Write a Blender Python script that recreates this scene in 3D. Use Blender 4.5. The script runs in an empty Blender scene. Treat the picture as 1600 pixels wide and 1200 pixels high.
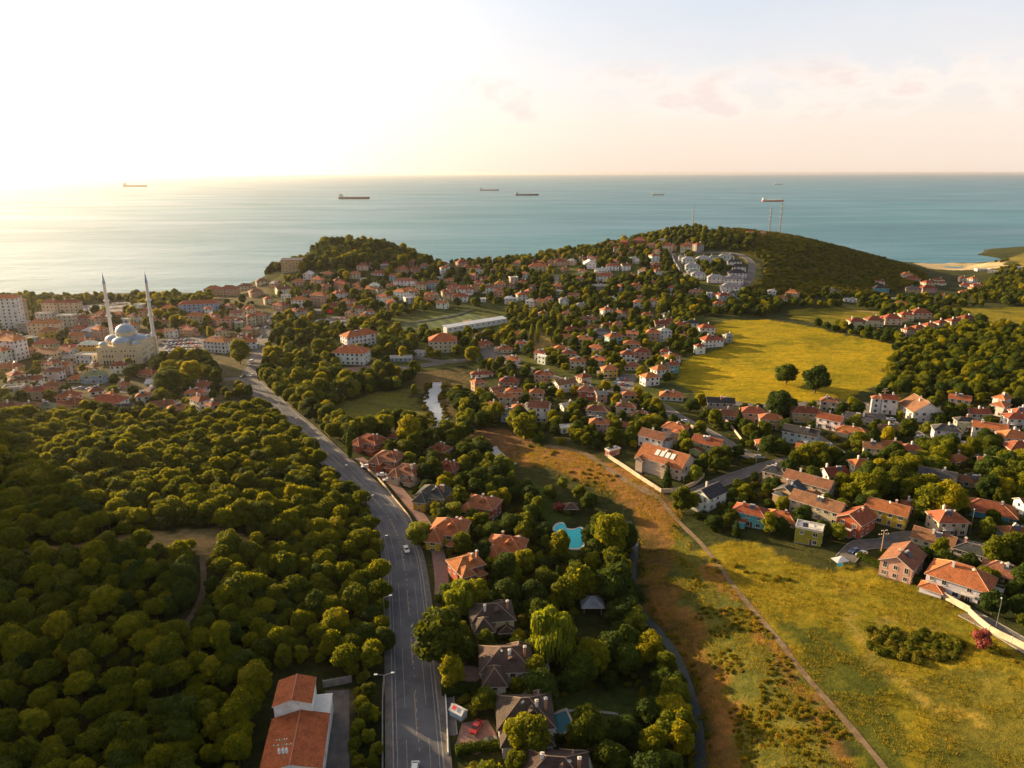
import bpy, bmesh, math, random
import numpy as np
from mathutils import Vector, Matrix, noise
R = math.radians
random.seed(7); rng = np.random.default_rng(7)
scene = bpy.context.scene
# ------------------------------------------------------------------ camera
F = 1120.0; PITCH = math.atan(330.0 / F)
CP, SP = math.cos(PITCH), math.sin(PITCH)
CAM = Vector((0, 0, 140.0))
cam_d = bpy.data.cameras.new('camera'); cam = bpy.data.objects.new('camera', cam_d)
scene.collection.objects.link(cam); cam.location = CAM
cam.rotation_euler = (math.pi / 2 - PITCH, 0, 0)
cam_d.sensor_width = 36; cam_d.lens = 36 * F / 1600; cam_d.clip_start = 1; cam_d.clip_end = 200000
scene.camera = cam
# ------------------------------------------------------------------ sky, sun, exposure
SUN_AZ, SUN_EL = R(57), R(12.5)          # degrees to the left of the view axis, elevation
S = Vector((-math.sin(SUN_AZ) * math.cos(SUN_EL), math.cos(SUN_AZ) * math.cos(SUN_EL), math.sin(SUN_EL)))
scene.view_settings.view_transform = 'Standard'; scene.view_settings.look = 'None'
scene.view_settings.exposure = EXPO = 1.38; scene.view_settings.gamma = 1
world = bpy.data.worlds.new('World'); scene.world = world; world.use_nodes = True
nt = world.node_tree; nt.nodes.clear()
def N(nt, t, **k):
    n = nt.nodes.new(t)
    for a, v in k.items():
        if a in n.inputs: n.inputs[a].default_value = v
        else: setattr(n, a, v)
    return n
def L(nt, a, b): nt.links.new(a, b)
def math_(nt, op, a, b=None, clamp=False):
    n = nt.nodes.new('ShaderNodeMath'); n.operation = op; n.use_clamp = clamp
    for i, v in enumerate((a, b)):
        if v is None: continue
        if hasattr(v, 'is_linked'): nt.links.new(v, n.inputs[i])
        else: n.inputs[i].default_value = v
    return n.outputs[0]
def mixc(nt, f, a, b, mode='MIX'):
    n = nt.nodes.new('ShaderNodeMix'); n.data_type = 'RGBA'; n.blend_type = mode
    for i, v in ((0, f), (6, a), (7, b)):
        if hasattr(v, 'is_linked'): nt.links.new(v, n.inputs[i])
        else: n.inputs[i].default_value = v if i == 0 else (tuple(v) + (1,) if len(v) == 3 else v)
    return n.outputs[2]
def ramp(nt, f, stops):
    n = nt.nodes.new('ShaderNodeValToRGB'); cr = n.color_ramp
    while len(cr.elements) < len(stops): cr.elements.new(0.5)
    for e, (p, c) in zip(cr.elements, stops):
        e.position = p; e.color = tuple(c) + (1,) if len(c) == 3 else c
    nt.links.new(f, n.inputs[0]); return n.outputs[0]
def noise_(nt, vec, scale, detail=4, rough=0.55, dist=0.0):
    n = nt.nodes.new('ShaderNodeTexNoise'); n.inputs['Scale'].default_value = scale
    n.inputs['Detail'].default_value = detail; n.inputs['Roughness'].default_value = rough
    n.inputs['Distortion'].default_value = dist
    if vec is not None: nt.links.new(vec, n.inputs['Vector'])
    return n.outputs['Fac']
sky = N(nt, 'ShaderNodeTexSky', sky_type='NISHITA', sun_disc=False, sun_elevation=SUN_EL, sun_rotation=-SUN_AZ,
        altitude=100, air_density=1.0, dust_density=1.6, ozone_density=1.0)
tc = N(nt, 'ShaderNodeTexCoord'); sep = N(nt, 'ShaderNodeSeparateXYZ'); L(nt, tc.outputs['Generated'], sep.inputs[0])
X, Y, Z = sep.outputs
elev = math_(nt, 'DIVIDE', Z, math_(nt, 'MAXIMUM', math_(nt, 'SQRT', math_(nt, 'ADD', math_(nt, 'MULTIPLY', X, X), math_(nt, 'MULTIPLY', Y, Y))), 0.05))
azim = math_(nt, 'ARCTAN2', X, Y)
cmb = N(nt, 'ShaderNodeCombineXYZ'); L(nt, math_(nt, 'MULTIPLY', azim, 1.0), cmb.inputs[0]); L(nt, math_(nt, 'MULTIPLY', elev, 2.0), cmb.inputs[1])
cn = noise_(nt, cmb.outputs[0], 9.0, 9, 0.6, 0.25)
band = ramp(nt, elev, [(0.0, (0, 0, 0)), (0.055, (0.0,) * 3), (0.075, (1, 1, 1)), (0.11, (0.9,) * 3), (0.14, (0.1,) * 3), (0.3, (0, 0, 0))])
right = ramp(nt, math_(nt, 'ADD', azim, 0.5), [(0.0, (0, 0, 0)), (0.3, (0.15,) * 3), (0.55, (0.9,) * 3), (1.0, (1, 1, 1))])
cmask = math_(nt, 'MULTIPLY', ramp(nt, cn, [(0.0, (0, 0, 0)), (0.41, (0, 0, 0)), (0.55, (1, 1, 1))]), math_(nt, 'MULTIPLY', band, right))
wisp = ramp(nt, noise_(nt, cmb.outputs[0], 2.2, 6, 0.55, 0.4), [(0.35, (0, 0, 0)), (0.75, (0.5,) * 3)])
grad = ramp(nt, elev, [(0.0, (.92, .74, .60)), (0.06, (.90, .76, .66)), (0.12, (.80, .76, .75)), (0.24, (.60, .68, .78)), (0.6, (.24, .28, .36)), (1.0, (.12, .14, .19))])
dt = nt.nodes.new('ShaderNodeVectorMath'); dt.operation = 'DOT_PRODUCT'; L(nt, tc.outputs['Generated'], dt.inputs[0]); dt.inputs[1].default_value = S
glow = math_(nt, 'POWER', math_(nt, 'MAXIMUM', dt.outputs['Value'], 0.0), 6.0)
g5 = mixc(nt, 1.0, grad, (4.35, 4.35, 4.45), 'MULTIPLY')
base = mixc(nt, ramp(nt, elev, [(0.0, (.88,) * 3), (0.9, (.85,) * 3)]), sky.outputs[0], g5)
base = mixc(nt, 1.0, base, mixc(nt, glow, (0, 0, 0), (16.5, 12.8, 8.8)), 'ADD')
cl = mixc(nt, math_(nt, 'MULTIPLY', wisp, 0.4), base, (4.2, 3.95, 3.75))
cl = mixc(nt, math_(nt, 'MULTIPLY', cmask, 0.9), cl, ramp(nt, cn, [(0.5, (4.3, 3.75, 3.35)), (0.6, (3.75, 3.15, 2.9))]))
bg = N(nt, 'ShaderNodeBackground', Strength=0.1); L(nt, cl, bg.inputs[0])
wo = N(nt, 'ShaderNodeOutputWorld'); L(nt, bg.outputs[0], wo.inputs[0])
sd = bpy.data.lights.new('sun', 'SUN'); sd.energy = 5.0; sd.angle = R(0.6); sd.color = (1.0, 0.73, 0.40)
so = bpy.data.objects.new('sun', sd); scene.collection.objects.link(so)
so.rotation_euler = S.to_track_quat('Z', 'Y').to_euler()
scene.cycles.use_denoising = True; scene.cycles.max_bounces = 5; scene.cycles.diffuse_bounces = 3
scene.cycles.glossy_bounces = 2; scene.cycles.volume_bounces = 0; scene.cycles.transparent_max_bounces = 4
scene.cycles.caustics_reflective = False; scene.cycles.caustics_refractive = False
# ------------------------------------------------------------------ materials
def mat(name, f=None, color=(0.5, 0.5, 0.5), rough=0.85, metallic=0.0, spec=0.3):
    m = bpy.data.materials.new(name); m.use_nodes = True; t = m.node_tree
    b = t.nodes['Principled BSDF']; b.inputs['Roughness'].default_value = rough; b.inputs['Metallic'].default_value = metallic
    b.inputs['Specular IOR Level'].default_value = spec; b.inputs['Base Color'].default_value = tuple(color) + (1,)
    if f: f(t, b)
    return m
def bump(t, b, h, s, d=1.0):
    n = t.nodes.new('ShaderNodeBump'); n.inputs['Strength'].default_value = s; n.inputs['Distance'].default_value = d
    t.links.new(h, n.inputs['Height']); t.links.new(n.outputs[0], b.inputs['Normal'])
def objc(t): return t.nodes.new('ShaderNodeTexCoord').outputs['Object']
def pos(t): return t.nodes.new('ShaderNodeNewGeometry').outputs['Position']
def noisy(scale, amt, detail=6, bs=0.0):
    def f(t, b):
        c = tuple(b.inputs['Base Color'].default_value)[:3]
        n = noise_(t, pos(t), scale, detail, 0.6)
        L(t, ramp(t, n, [(0.3, [x * (1 - amt) for x in c]), (0.7, [min(1, x * (1 + amt)) for x in c])]), b.inputs['Base Color'])
        if bs: bump(t, b, n, bs, 0.3)
    return f
def f_wall(t, b):
    oi = t.nodes.new('ShaderNodeObjectInfo')
    n1 = noise_(t, pos(t), 0.35, 5, 0.65); n2 = noise_(t, pos(t), 3.0, 5, 0.7)
    c = mixc(t, 1.0, oi.outputs['Color'], ramp(t, n1, [(0.3, (0.74, 0.72, 0.68)), (0.62, (1.05,) * 3)]), 'MULTIPLY')
    c = mixc(t, 0.6, c, ramp(t, n2, [(0.35, (0.82,) * 3), (0.7, (1.06,) * 3)]), 'MULTIPLY')
    L(t, c, b.inputs['Base Color'])
def f_roof(t, b):
    oi = t.nodes.new('ShaderNodeObjectInfo'); oc = objc(t)
    n1 = noise_(t, pos(t), 0.5, 6, 0.7); n2 = noise_(t, oc, 2.8, 4, 0.8)
    c = mixc(t, 1.0, oi.outputs['Color'], ramp(t, n1, [(0.28, (0.55, 0.55, 0.6)), (0.5, (0.95,) * 3), (0.72, (1.3, 1.22, 1.1))]), 'MULTIPLY')
    c = mixc(t, 1.0, c, ramp(t, n2, [(0.3, (0.5,) * 3), (0.7, (1.4,) * 3)]), 'MULTIPLY')
    L(t, c, b.inputs['Base Color'])
    w = t.nodes.new('ShaderNodeTexWave'); w.bands_direction = 'X'; w.inputs['Scale'].default_value = 0.9; w.inputs['Distortion'].default_value = 0.3
    L(t, oc, w.inputs['Vector'])
    w2 = t.nodes.new('ShaderNodeTexWave'); w2.bands_direction = 'Y'; w2.inputs['Scale'].default_value = 0.7; L(t, oc, w2.inputs['Vector'])
    bump(t, b, math_(t, 'ADD', math_(t, 'ADD', w.outputs[1], w2.outputs[1]), n2), 0.35, 0.12)
M = {}
M['wall'] = mat('wall_paint', f_wall, rough=0.9, spec=0.15)
def massmat(f):
    def g(t, b):
        f(t, b); vc = t.nodes.new('ShaderNodeVertexColor'); vc.layer_name = 'paint'
        for l in list(t.links):
            if l.from_node.type == 'OBJECT_INFO': t.links.new(vc.outputs[0], l.to_socket)
    return g
M['mass_wall'] = mat('mass_wall', massmat(f_wall), rough=0.9, spec=0.15); M['mass_roof'] = mat('mass_roof', massmat(f_roof), rough=0.85, spec=0.2)
M['roof'] = mat('roof_tiles', f_roof, rough=0.85, spec=0.2)
M['trim'] = mat('trim_white', noisy(0.8, 0.12), (0.62, 0.57, 0.5), 0.7)
M['glass'] = mat('window_glass', None, (0.03, 0.035, 0.04), 0.08, 0, 0.7)
M['glassy'] = mat('window_curtained', None, (0.16, 0.14, 0.11), 0.12, 0, 0.6)
M['door'] = mat('door_wood', noisy(3, 0.25), (0.13, 0.06, 0.03), 0.6)
M['brick'] = mat('chimney_brick', noisy(2, 0.2), (0.42, 0.2, 0.12), 0.9)
M['metal'] = mat('grey_metal', noisy(2, 0.15), (0.32, 0.32, 0.33), 0.45, 0.6)
M['white'] = mat('white_plaster', noisy(0.5, 0.15), (0.66, 0.63, 0.58), 0.85)
M['lamp'] = mat('lamp_cover', None, (0.75, 0.75, 0.72), 0.3)
M['wood'] = mat('pole_wood', noisy(4, 0.25), (0.33, 0.24, 0.14), 0.9)
M['lead'] = mat('dome_lead', noisy(0.6, 0.12), (0.30, 0.37, 0.46), 0.5, 0.1, 0.4)
M['stone'] = mat('sand_stone', noisy(0.7, 0.16), (0.60, 0.50, 0.32), 0.9)
M['solar'] = mat('solar_glass', None, (0.05, 0.06, 0.09), 0.12, 0.2, 0.7)
M['tank'] = mat('tank_white', None, (0.7, 0.68, 0.64), 0.4)
M['rubber'] = mat('rubber', None, (0.02, 0.02, 0.02), 0.8)
def f_car(t, b):
    L(t, t.nodes.new('ShaderNodeObjectInfo').outputs['Color'], b.inputs['Base Color']); b.inputs['Coat Weight'].default_value = 0.6
M['car'] = mat('car_paint', f_car, rough=0.3, metallic=0.1)
def f_asph(t, b):
    p = pos(t); n1 = noise_(t, p, 0.12, 5, 0.6); n2 = noise_(t, p, 6.0, 3, 0.7)
    c = ramp(t, n1, [(0.3, (0.06, 0.062, 0.072)), (0.48, (0.09, 0.09, 0.1)), (0.52, (0.104, 0.104, 0.112)), (0.7, (0.125, 0.125, 0.132))])
    c = mixc(t, 0.7, c, ramp(t, n2, [(0.3, (0.7,) * 3), (0.7, (1.25,) * 3)]), 'MULTIPLY'); L(t, c, b.inputs['Base Color'])
    bump(t, b, n2, 0.2, 0.02)
M['asphalt'] = mat('asphalt', f_asph, rough=0.8)
M['street'] = mat('street_paving', noisy(0.4, 0.3, 8), (0.13, 0.115, 0.105), 0.9)
M['paving'] = mat('brick_paving', noisy(0.9, 0.25, 8), (0.24, 0.14, 0.11), 0.9)
M['paint'] = mat('road_paint', noisy(1.5, 0.35, 8), (0.30, 0.29, 0.27), 0.7)
M['ypaint'] = mat('road_paint_yellow', noisy(1.5, 0.35, 8), (0.34, 0.24, 0.15), 0.7)
M['concrete'] = mat('concrete', noisy(0.7, 0.25, 8), (0.25, 0.225, 0.2), 0.9)
M['dirt'] = mat('dirt_track', noisy(0.5, 0.35, 10, 0.6), (0.30, 0.20, 0.11), 0.95)
M['gwall'] = mat('garden_wall_plaster', noisy(0.6, 0.22, 8), (0.5, 0.38, 0.27), 0.9)
M['pitch'] = mat('pitch_turf', None, (0.055, 0.12, 0.025), 0.9)
M['clay'] = mat('clay_court', noisy(0.5, 0.2), (0.38, 0.11, 0.06), 0.95)
def f_pool(t, b):
    bump(t, b, noise_(t, pos(t), 1.5, 3), 0.15, 0.1)
M['pool'] = mat('pool_water', f_pool, (0.005, 0.55, 0.62), 0.12)
M['poold'] = mat('pool_water_deep', f_pool, (0.005, 0.12, 0.14), 0.12)
def f_leaf(cols, tr=0.3):
    def f(t, b):
        oi = t.nodes.new('ShaderNodeObjectInfo')
        c = ramp(t, oi.outputs['Random'], [(i / (len(cols) - 1) * 0.98, k) for i, k in enumerate(cols)])
        n = noise_(t, objc(t), 0.7, 3, 0.7)
        c = mixc(t, 1.0, c, ramp(t, n, [(0.3, (0.6, 0.66, 0.6)), (0.7, (1.35, 1.25, 1.0))]), 'MULTIPLY')
        L(t, c, b.inputs['Base Color'])
        tb = t.nodes.new('ShaderNodeBsdfTranslucent'); L(t, mixc(t, 1.0, c, (1.95, 1.6, 0.4), 'MULTIPLY'), tb.inputs[0])
        ms = t.nodes.new('ShaderNodeMixShader'); ms.inputs[0].default_value = tr
        L(t, b.outputs[0], ms.inputs[1]); L(t, tb.outputs[0], ms.inputs[2])
        L(t, ms.outputs[0], t.nodes['Material Output'].inputs[0])
    return f
def f_leafp(cols, tr=0.3):
    base = f_leaf(cols, tr)
    def f(t, b):
        base(t, b); n = noise_(t, pos(t), 0.5, 3, 0.9)
        for l in list(t.links):
            if l.from_node.type == 'OBJECT_INFO': t.links.new(ramp(t, n, [(0.3, (0, 0, 0)), (0.7, (1, 1, 1))]), l.to_socket)
    return f
M['leaf'] = mat('broad_leaves', f_leaf([(0.062, 0.085, 0.006), (0.096, 0.12, 0.006), (0.20, 0.215, 0.006), (0.085, 0.115, 0.008), (0.27, 0.255, 0.006)], 0.52), rough=0.7, spec=0.15)
M['pineleaf'] = mat('pine_needles', f_leaf([(0.075, 0.1, 0.006), (0.11, 0.135, 0.006), (0.18, 0.195, 0.006), (0.085, 0.11, 0.008)], 0.52), rough=0.75, spec=0.1)
M['darkleaf'] = mat('dark_leaves', f_leaf([(0.034, 0.058, 0.010), (0.052, 0.08, 0.010), (0.07, 0.1, 0.010)], 0.35), rough=0.75, spec=0.1)
M['limeleaf'] = mat('lime_leaves', f_leaf([(0.16, 0.2, 0.015), (0.2, 0.22, 0.02)], 0.4), rough=0.7, spec=0.15)
M['redleaf'] = mat('red_leaves', f_leaf([(0.2, 0.04, 0.03), (0.25, 0.06, 0.05)], 0.3), rough=0.7)
M['scrub'] = mat('scrub_leaves', f_leaf([(0.07, 0.085, 0.010), (0.12, 0.13, 0.014), (0.17, 0.15, 0.02), (0.06, 0.075, 0.010)], 0.4), rough=0.85, spec=0.05)
M['track'] = mat('worn_track', noisy(0.5, 0.35, 10, 0.6), (0.17, 0.115, 0.065), 0.95)
M['tuft'] = mat('dry_tufts', f_leafp([(0.2, 0.19, 0.02), (0.3, 0.23, 0.04), (0.24, 0.2, 0.03), (0.15, 0.17, 0.015), (0.34, 0.22, 0.06)], 0.5), rough=0.9, spec=0.05)
M['shrub'] = mat('shrub_leaves', f_leaf([(0.12, 0.13, 0.012), (0.22, 0.18, 0.02), (0.16, 0.15, 0.014), (0.28, 0.2, 0.04)], 0.45), rough=0.85, spec=0.05)
M['bark'] = mat('bark', noisy(2, 0.3), (0.12, 0.08, 0.05), 0.95)
def f_ground(t, b):
    a = t.nodes.new('ShaderNodeVertexColor'); a.layer_name = 'ground_colour'
    p = pos(t); n1 = noise_(t, p, 0.035, 8, 0.62, 0.6); n2 = noise_(t, p, 0.4, 8, 0.72, 0.3); n3 = noise_(t, p, 2.2, 4, 0.75)
    mp = t.nodes.new('ShaderNodeMapping'); mp.inputs['Scale'].default_value = (0.25, 1.2, 1); mp.inputs['Rotation'].default_value = (0, 0, R(25)); L(t, p, mp.inputs[0])
    n4 = noise_(t, mp.outputs[0], 0.25, 5, 0.6, 0.5)
    c = mixc(t, 1.0, a.outputs[0], ramp(t, n1, [(0.3, (0.36, 0.5, 0.5)), (0.5, (1, 1, 1)), (0.72, (1.35, 1.2, 1.0))]), 'MULTIPLY')
    c = mixc(t, 1.0, c, ramp(t, n2, [(0.32, (0.6, 0.68, 0.6)), (0.68, (1.35, 1.25, 1.2))]), 'MULTIPLY')
    c = mixc(t, 0.8, c, ramp(t, n4, [(0.35, (0.75, 0.82, 0.8)), (0.65, (1.2, 1.14, 1.1))]), 'MULTIPLY')
    c = mixc(t, 0.8, c, ramp(t, n3, [(0.3, (0.7,) * 3), (0.7, (1.3,) * 3)]), 'MULTIPLY')
    L(t, c, b.inputs['Base Color'])
    bump(t, b, math_(t, 'ADD', math_(t, 'MULTIPLY', n2, 1.2), math_(t, 'MULTIPLY', n3, 0.35)), 0.8, 0.9)
M['ground'] = mat('ground', f_ground, rough=0.95, spec=0.05)
def f_sea(t, b):
    p = pos(t)
    mp = t.nodes.new('ShaderNodeMapping'); mp.inputs['Scale'].default_value = (0.35, 1.0, 1); mp.inputs['Rotation'].default_value = (0, 0, R(8)); L(t, p, mp.inputs[0])
    a = noise_(t, mp.outputs[0], 0.09, 5, 0.6, 0.2); c = noise_(t, mp.outputs[0], 0.5, 3, 0.6); big = noise_(t, p, 0.0009, 4, 0.5, 0.4)
    L(t, ramp(t, big, [(0.3, (0.006, 0.12, 0.17)), (0.7, (0.012, 0.18, 0.225))]), b.inputs['Base Color'])
    sw = noise_(t, mp.outputs[0], 0.02, 3, 0.5, 0.3); L(t, ramp(t, noise_(t, mp.outputs[0], 0.004, 5, 0.6, 0.5), [(0.35, (0.34,) * 3), (0.65, (0.5,) * 3)]), b.inputs['Roughness'])
    bump(t, b, math_(t, 'ADD', math_(t, 'ADD', math_(t, 'MULTIPLY', a, 2.5), math_(t, 'MULTIPLY', sw, 5.0)), math_(t, 'MULTIPLY', c, 0.6)), 0.7, 1.6)
M['sea'] = mat('sea_water', f_sea, rough=0.42, spec=0.9)
M['sea'].node_tree.nodes['Principled BSDF'].inputs['IOR'].default_value = 1.55
def f_river(t, b): bump(t, b, noise_(t, pos(t), 0.8, 3), 0.2, 0.2)
M['river'] = mat('river_water', f_river, (0.16, 0.17, 0.17), 0.12, 0, 0.8)
# ------------------------------------------------------------------ helpers
COL = scene.collection
class MB:
    def __init__(s): s.v = []; s.f = []; s.m = []
    def add(s, verts, faces, m=0):
        o = len(s.v); s.v += [tuple(p) for p in verts]; s.f += [tuple(i + o for i in f) for f in faces]; s.m += [m] * len(faces)
    def box(s, x0, y0, z0, x1, y1, z1, m=0):
        s.add([(x0, y0, z0), (x1, y0, z0), (x1, y1, z0), (x0, y1, z0), (x0, y0, z1), (x1, y0, z1), (x1, y1, z1), (x0, y1, z1)],
              [(0, 3, 2, 1), (4, 5, 6, 7), (0, 1, 5, 4), (1, 2, 6, 5), (2, 3, 7, 6), (3, 0, 4, 7)], m)
    def lathe(s, prof, n=24, c=(0, 0), m=0, a0=0.0, a1=2 * math.pi):
        full = abs(a1 - a0 - 2 * math.pi) < 1e-6; k = n if full else n + 1; o = len(s.v)
        for r, z in prof:
            for i in range(k):
                a = a0 + (a1 - a0) * i / n; s.v.append((c[0] + r * math.cos(a), c[1] + r * math.sin(a), z))
        for j in range(len(prof) - 1):
            for i in range(n):
                i2 = (i + 1) % k
                s.f.append((o + j * k + i, o + j * k + i2, o + (j + 1) * k + i2, o + (j + 1) * k + i)); s.m.append(m)
    def tube(s, p, q, r0, r1=None, n=6, m=0):
        p, q = Vector(p), Vector(q); r1 = r0 if r1 is None else r1; d = (q - p).normalized()
        u = d.orthogonal().normalized(); w = d.cross(u); o = len(s.v)
        for c, r in ((p, r0), (q, r1)):
            for i in range(n):
                a = 2 * math.pi * i / n; s.v.append(tuple(c + (u * math.cos(a) + w * math.sin(a)) * r))
        for i in range(n):
            j = (i + 1) % n; s.f.append((o + i, o + j, o + n + j, o + n + i)); s.m.append(m)
        s.f.append(tuple(o + n + i for i in range(n))); s.m.append(m); s.f.append(tuple(o + n - 1 - i for i in range(n))); s.m.append(m)
    def mesh(s, name, mats, smooth=False):
        me = bpy.data.meshes.new(name); me.from_pydata(s.v, [], s.f)
        for x in (mats if isinstance(mats, (list, tuple)) else [mats]): me.materials.append(M[x] if isinstance(x, str) else x)
        me.polygons.foreach_set('material_index', s.m)
        if smooth: me.polygons.foreach_set('use_smooth', [True] * len(s.f))
        me.update(); return me
def link(name, me, parent=None, color=None, loc=None, rz=0.0, scale=None):
    o = bpy.data.objects.new(name, me); COL.objects.link(o)
    if parent is not None: o.parent = parent
    if color: o.color = tuple(color) + (1,)
    if loc is not None: o.location = loc
    if rz: o.rotation_euler = (0, 0, rz)
    if scale is not None: o.scale = scale if hasattr(scale, '__len__') else (scale,) * 3
    return o
TAGGED = []
def tag(o, label, cat, group=None, kind=None):
    o['label'] = label; o['category'] = cat
    if group: o['group'] = group
    if kind: o['kind'] = kind
    TAGGED.append(o); return o
def structure(name, me): o = link(name, me); o['kind'] = 'structure'; return o
def ray(px, py):
    u = (px - 800) / F; v = (py - 600) / F
    return np.array([u, CP - v * SP, -SP - v * CP])
def P(px, py, z):
    d = ray(px, py); t = (140 - z) / -d[2]; return d[0] * t, d[1] * t
def proj(x, y, z):
    zz = z - 140; dep = y * CP - zz * SP; return 800 + F * x / dep, 600 - F * (y * SP + zz * CP) / dep, dep
# ------------------------------------------------------------------ terrain
CT = [(652, 1200, 15), (642, 1000, 15), (630, 880, 15), (595, 790, 15), (540, 730, 15), (470, 670, 14), (430, 630, 14), (400, 600, 13), (400, 560, 13), (425, 500, 13),
      (250, 840, 27), (380, 840, 23), (120, 730, 25), (300, 720, 22), (60, 660, 17), (200, 655, 15), (330, 650, 14), (100, 1080, 22), (300, 1050, 20), (520, 900, 17), (480, 780, 17), (540, 1050, 15.5), (430, 1190, 16), (0, 900, 27), (-150, 800, 28),
      (700, 800, 13), (760, 880, 13), (800, 1050, 13), (850, 1180, 13), (600, 690, 13), (885, 840, 10), (740, 740, 10), (1000, 870, 7.5), (990, 960, 7.5), (1060, 1060, 7.5), (1090, 1200, 7.5), (970, 800, 8), (683, 620, 7), (775, 715, 7.5), (860, 760, 9),
      (1050, 900, 12), (1130, 1050, 13), (1180, 1190, 14), (1000, 770, 13), (870, 690, 13), (1300, 1100, 15), (1400, 950, 15), (1560, 1100, 17), (1500, 900, 16), (1300, 800, 16), (1100, 740, 15), (1500, 700, 18), (1300, 680, 17), (1590, 800, 19),
      (1250, 560, 17), (1100, 580, 15), (1350, 510, 18), (1200, 510, 18), (1500, 620, 19), (1550, 550, 20), (1420, 500, 18), (1560, 480, 12), (950, 590, 14), (870, 540, 14), (800, 600, 12), (620, 570, 12), (560, 560, 13), (700, 500, 15), (600, 500, 15), (780, 490, 15),
      (200, 560, 14), (50, 560, 14), (200, 500, 12), (60, 500, 12), (320, 500, 13), (0, 478, 8), (150, 472, 7), (250, 468, 9), (320, 465, 12), (380, 455, 14),
      (450, 430, 24), (560, 440, 26), (640, 440, 26), (520, 470, 17), (440, 418, 34), (500, 388, 50), (560, 386, 50), (610, 392, 44), (660, 408, 34), (720, 412, 30), (790, 412, 29), (700, 450, 24),
      (850, 440, 27), (800, 470, 18), (950, 485, 18), (950, 440, 27), (860, 400, 33), (920, 390, 36), (970, 380, 42), (1010, 372, 48), (1060, 362, 56), (1130, 358, 61), (1200, 364, 58), (1260, 374, 50), (1330, 392, 36), (1400, 410, 17), (1440, 424, 5),
      (1000, 430, 31), (1060, 400, 42), (1110, 395, 44), (1110, 425, 36), (1150, 440, 31), (1110, 462, 23), (1000, 470, 20), (1200, 400, 42), (1250, 440, 24), (1330, 450, 15), (1400, 460, 9), (1480, 440, 5), (1480, 460, 8), (1300, 480, 16), (1200, 480, 19), (1550, 460, 9), (1600, 440, 8),
      (1480, 419, 1.2), (1520, 419, 1.2), (1560, 407, 14), (1600, 402, 24), (1700, 396, 30), (1700, 460, 10), (1750, 560, 20), (1750, 800, 24), (1700, 1100, 22)]
cw = [P(a, b, c) + (c,) for a, b, c in CT]
# shoreline and sea bed, world metres (x, y, z)
SH = [(-1100, 800), (-800, 830), (-600, 850), (-450, 868), (-330, 880), (-290, 905), (-270, 960), (-240, 1010), (-150, 1035), (-60, 1045), (30, 1075), (110, 1150), (190, 1260), (280, 1370), (400, 1400), (520, 1340), (590, 1250), (640, 1190), (690, 1172), (760, 1172), (800, 1185), (830, 1290), (900, 1380), (1100, 1430), (1500, 1400)]
cw += [(x, y, 0.0) for x, y in SH]
cw += [(x, y + 60, -6.0) for x, y in SH if x not in (590, 640, 690)]
cw += [(x, 1900, -20.0) for x in range(-1400, 1900, 300)] + [(-1400, 1200, -14), (-900, 1200, -12), (-500, 1150, -10), (640, 1300, -6)]
cw += [(-700, 600, 14), (-1000, 500, 16), (-600, 400, 26), (-1000, 200, 40), (-300, 60, 30), (0, 20, 15), (300, 40, 16), (700, 200, 24), (1000, 600, 20), (1300, 900, 24), (1000, 1250, 28)]
# unseen ridge, added left of the frame to throw shade on the near forest
SHADE_RIDGE = [(-285, 80, 100), (-292, 130, 108), (-300, 180, 112), (-306, 225, 112), (-312, 262, 108), (-318, 294, 104)]
cw = np.array(cw, float)
def tps_fit(c):
    n = len(c); d = np.hypot(c[:, None, 0] - c[None, :, 0], c[:, None, 1] - c[None, :, 1])
    K = np.sqrt(d * d + 144); A = np.zeros((n + 1, n + 1)); A[:n, :n] = -K + np.eye(n) * 2.0; A[:n, n] = 1; A[n, :n] = 1
    return np.linalg.solve(A, np.append(c[:, 2], 0))
W_ = tps_fit(cw)
def hfun(x, y):
    out = np.full(x.shape, W_[-1])
    for (cx, cy, _), w in zip(cw, W_[:-1]): out -= w * np.sqrt((x - cx) ** 2 + (y - cy) ** 2 + 144)
    out = out + 0.0
    for cx, cy, h in SHADE_RIDGE: out += 0.62 * (h - 30) * np.exp(-((x - cx) ** 2 + (y - cy) ** 2) / (2 * 36 ** 2))  # raises the added shading ridge out of the terrain
    return out
gx = np.concatenate([np.arange(-1300, -420, 11.0), np.arange(-420, 700, 2.8), np.arange(700, 1500, 11.0)])
gy = [30.0]
while gy[-1] < 1700: gy.append(gy[-1] + max(1.6, gy[-1] * 0.0055))
gy = np.array(gy)
GX, GY = np.meshgrid(gx, gy)
GZ = hfun(GX, GY)
def vnoise(x, y, s, seed):
    r = np.random.default_rng(seed).random((256, 256)); x = x / s + 100; y = y / s + 100
    i, j = np.floor(x).astype(int), np.floor(y).astype(int); fx, fy = x - i, y - j; fx, fy = fx * fx * (3 - 2 * fx), fy * fy * (3 - 2 * fy)
    g = lambda a, b: r[a % 256, b % 256]
    return (g(i, j) * (1 - fx) + g(i + 1, j) * fx) * (1 - fy) + (g(i, j + 1) * (1 - fx) + g(i + 1, j + 1) * fx) * fy
GZ += (vnoise(GX, GY, 30, 1) - .5) * 1.0 + (vnoise(GX, GY, 9, 2) - .5) * 0.3
def zt(x, y):
    x = np.asarray(x, float); y = np.asarray(y, float)
    i = np.clip(np.searchsorted(gx, x) - 1, 0, len(gx) - 2); j = np.clip(np.searchsorted(gy, y) - 1, 0, len(gy) - 2)
    fx = np.clip((x - gx[i]) / (gx[i + 1] - gx[i]), 0, 1); fy = np.clip((y - gy[j]) / (gy[j + 1] - gy[j]), 0, 1)
    return (GZ[j, i] * (1 - fx) + GZ[j, i + 1] * fx) * (1 - fy) + (GZ[j + 1, i] * (1 - fx) + GZ[j + 1, i + 1] * fx) * fy
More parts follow.
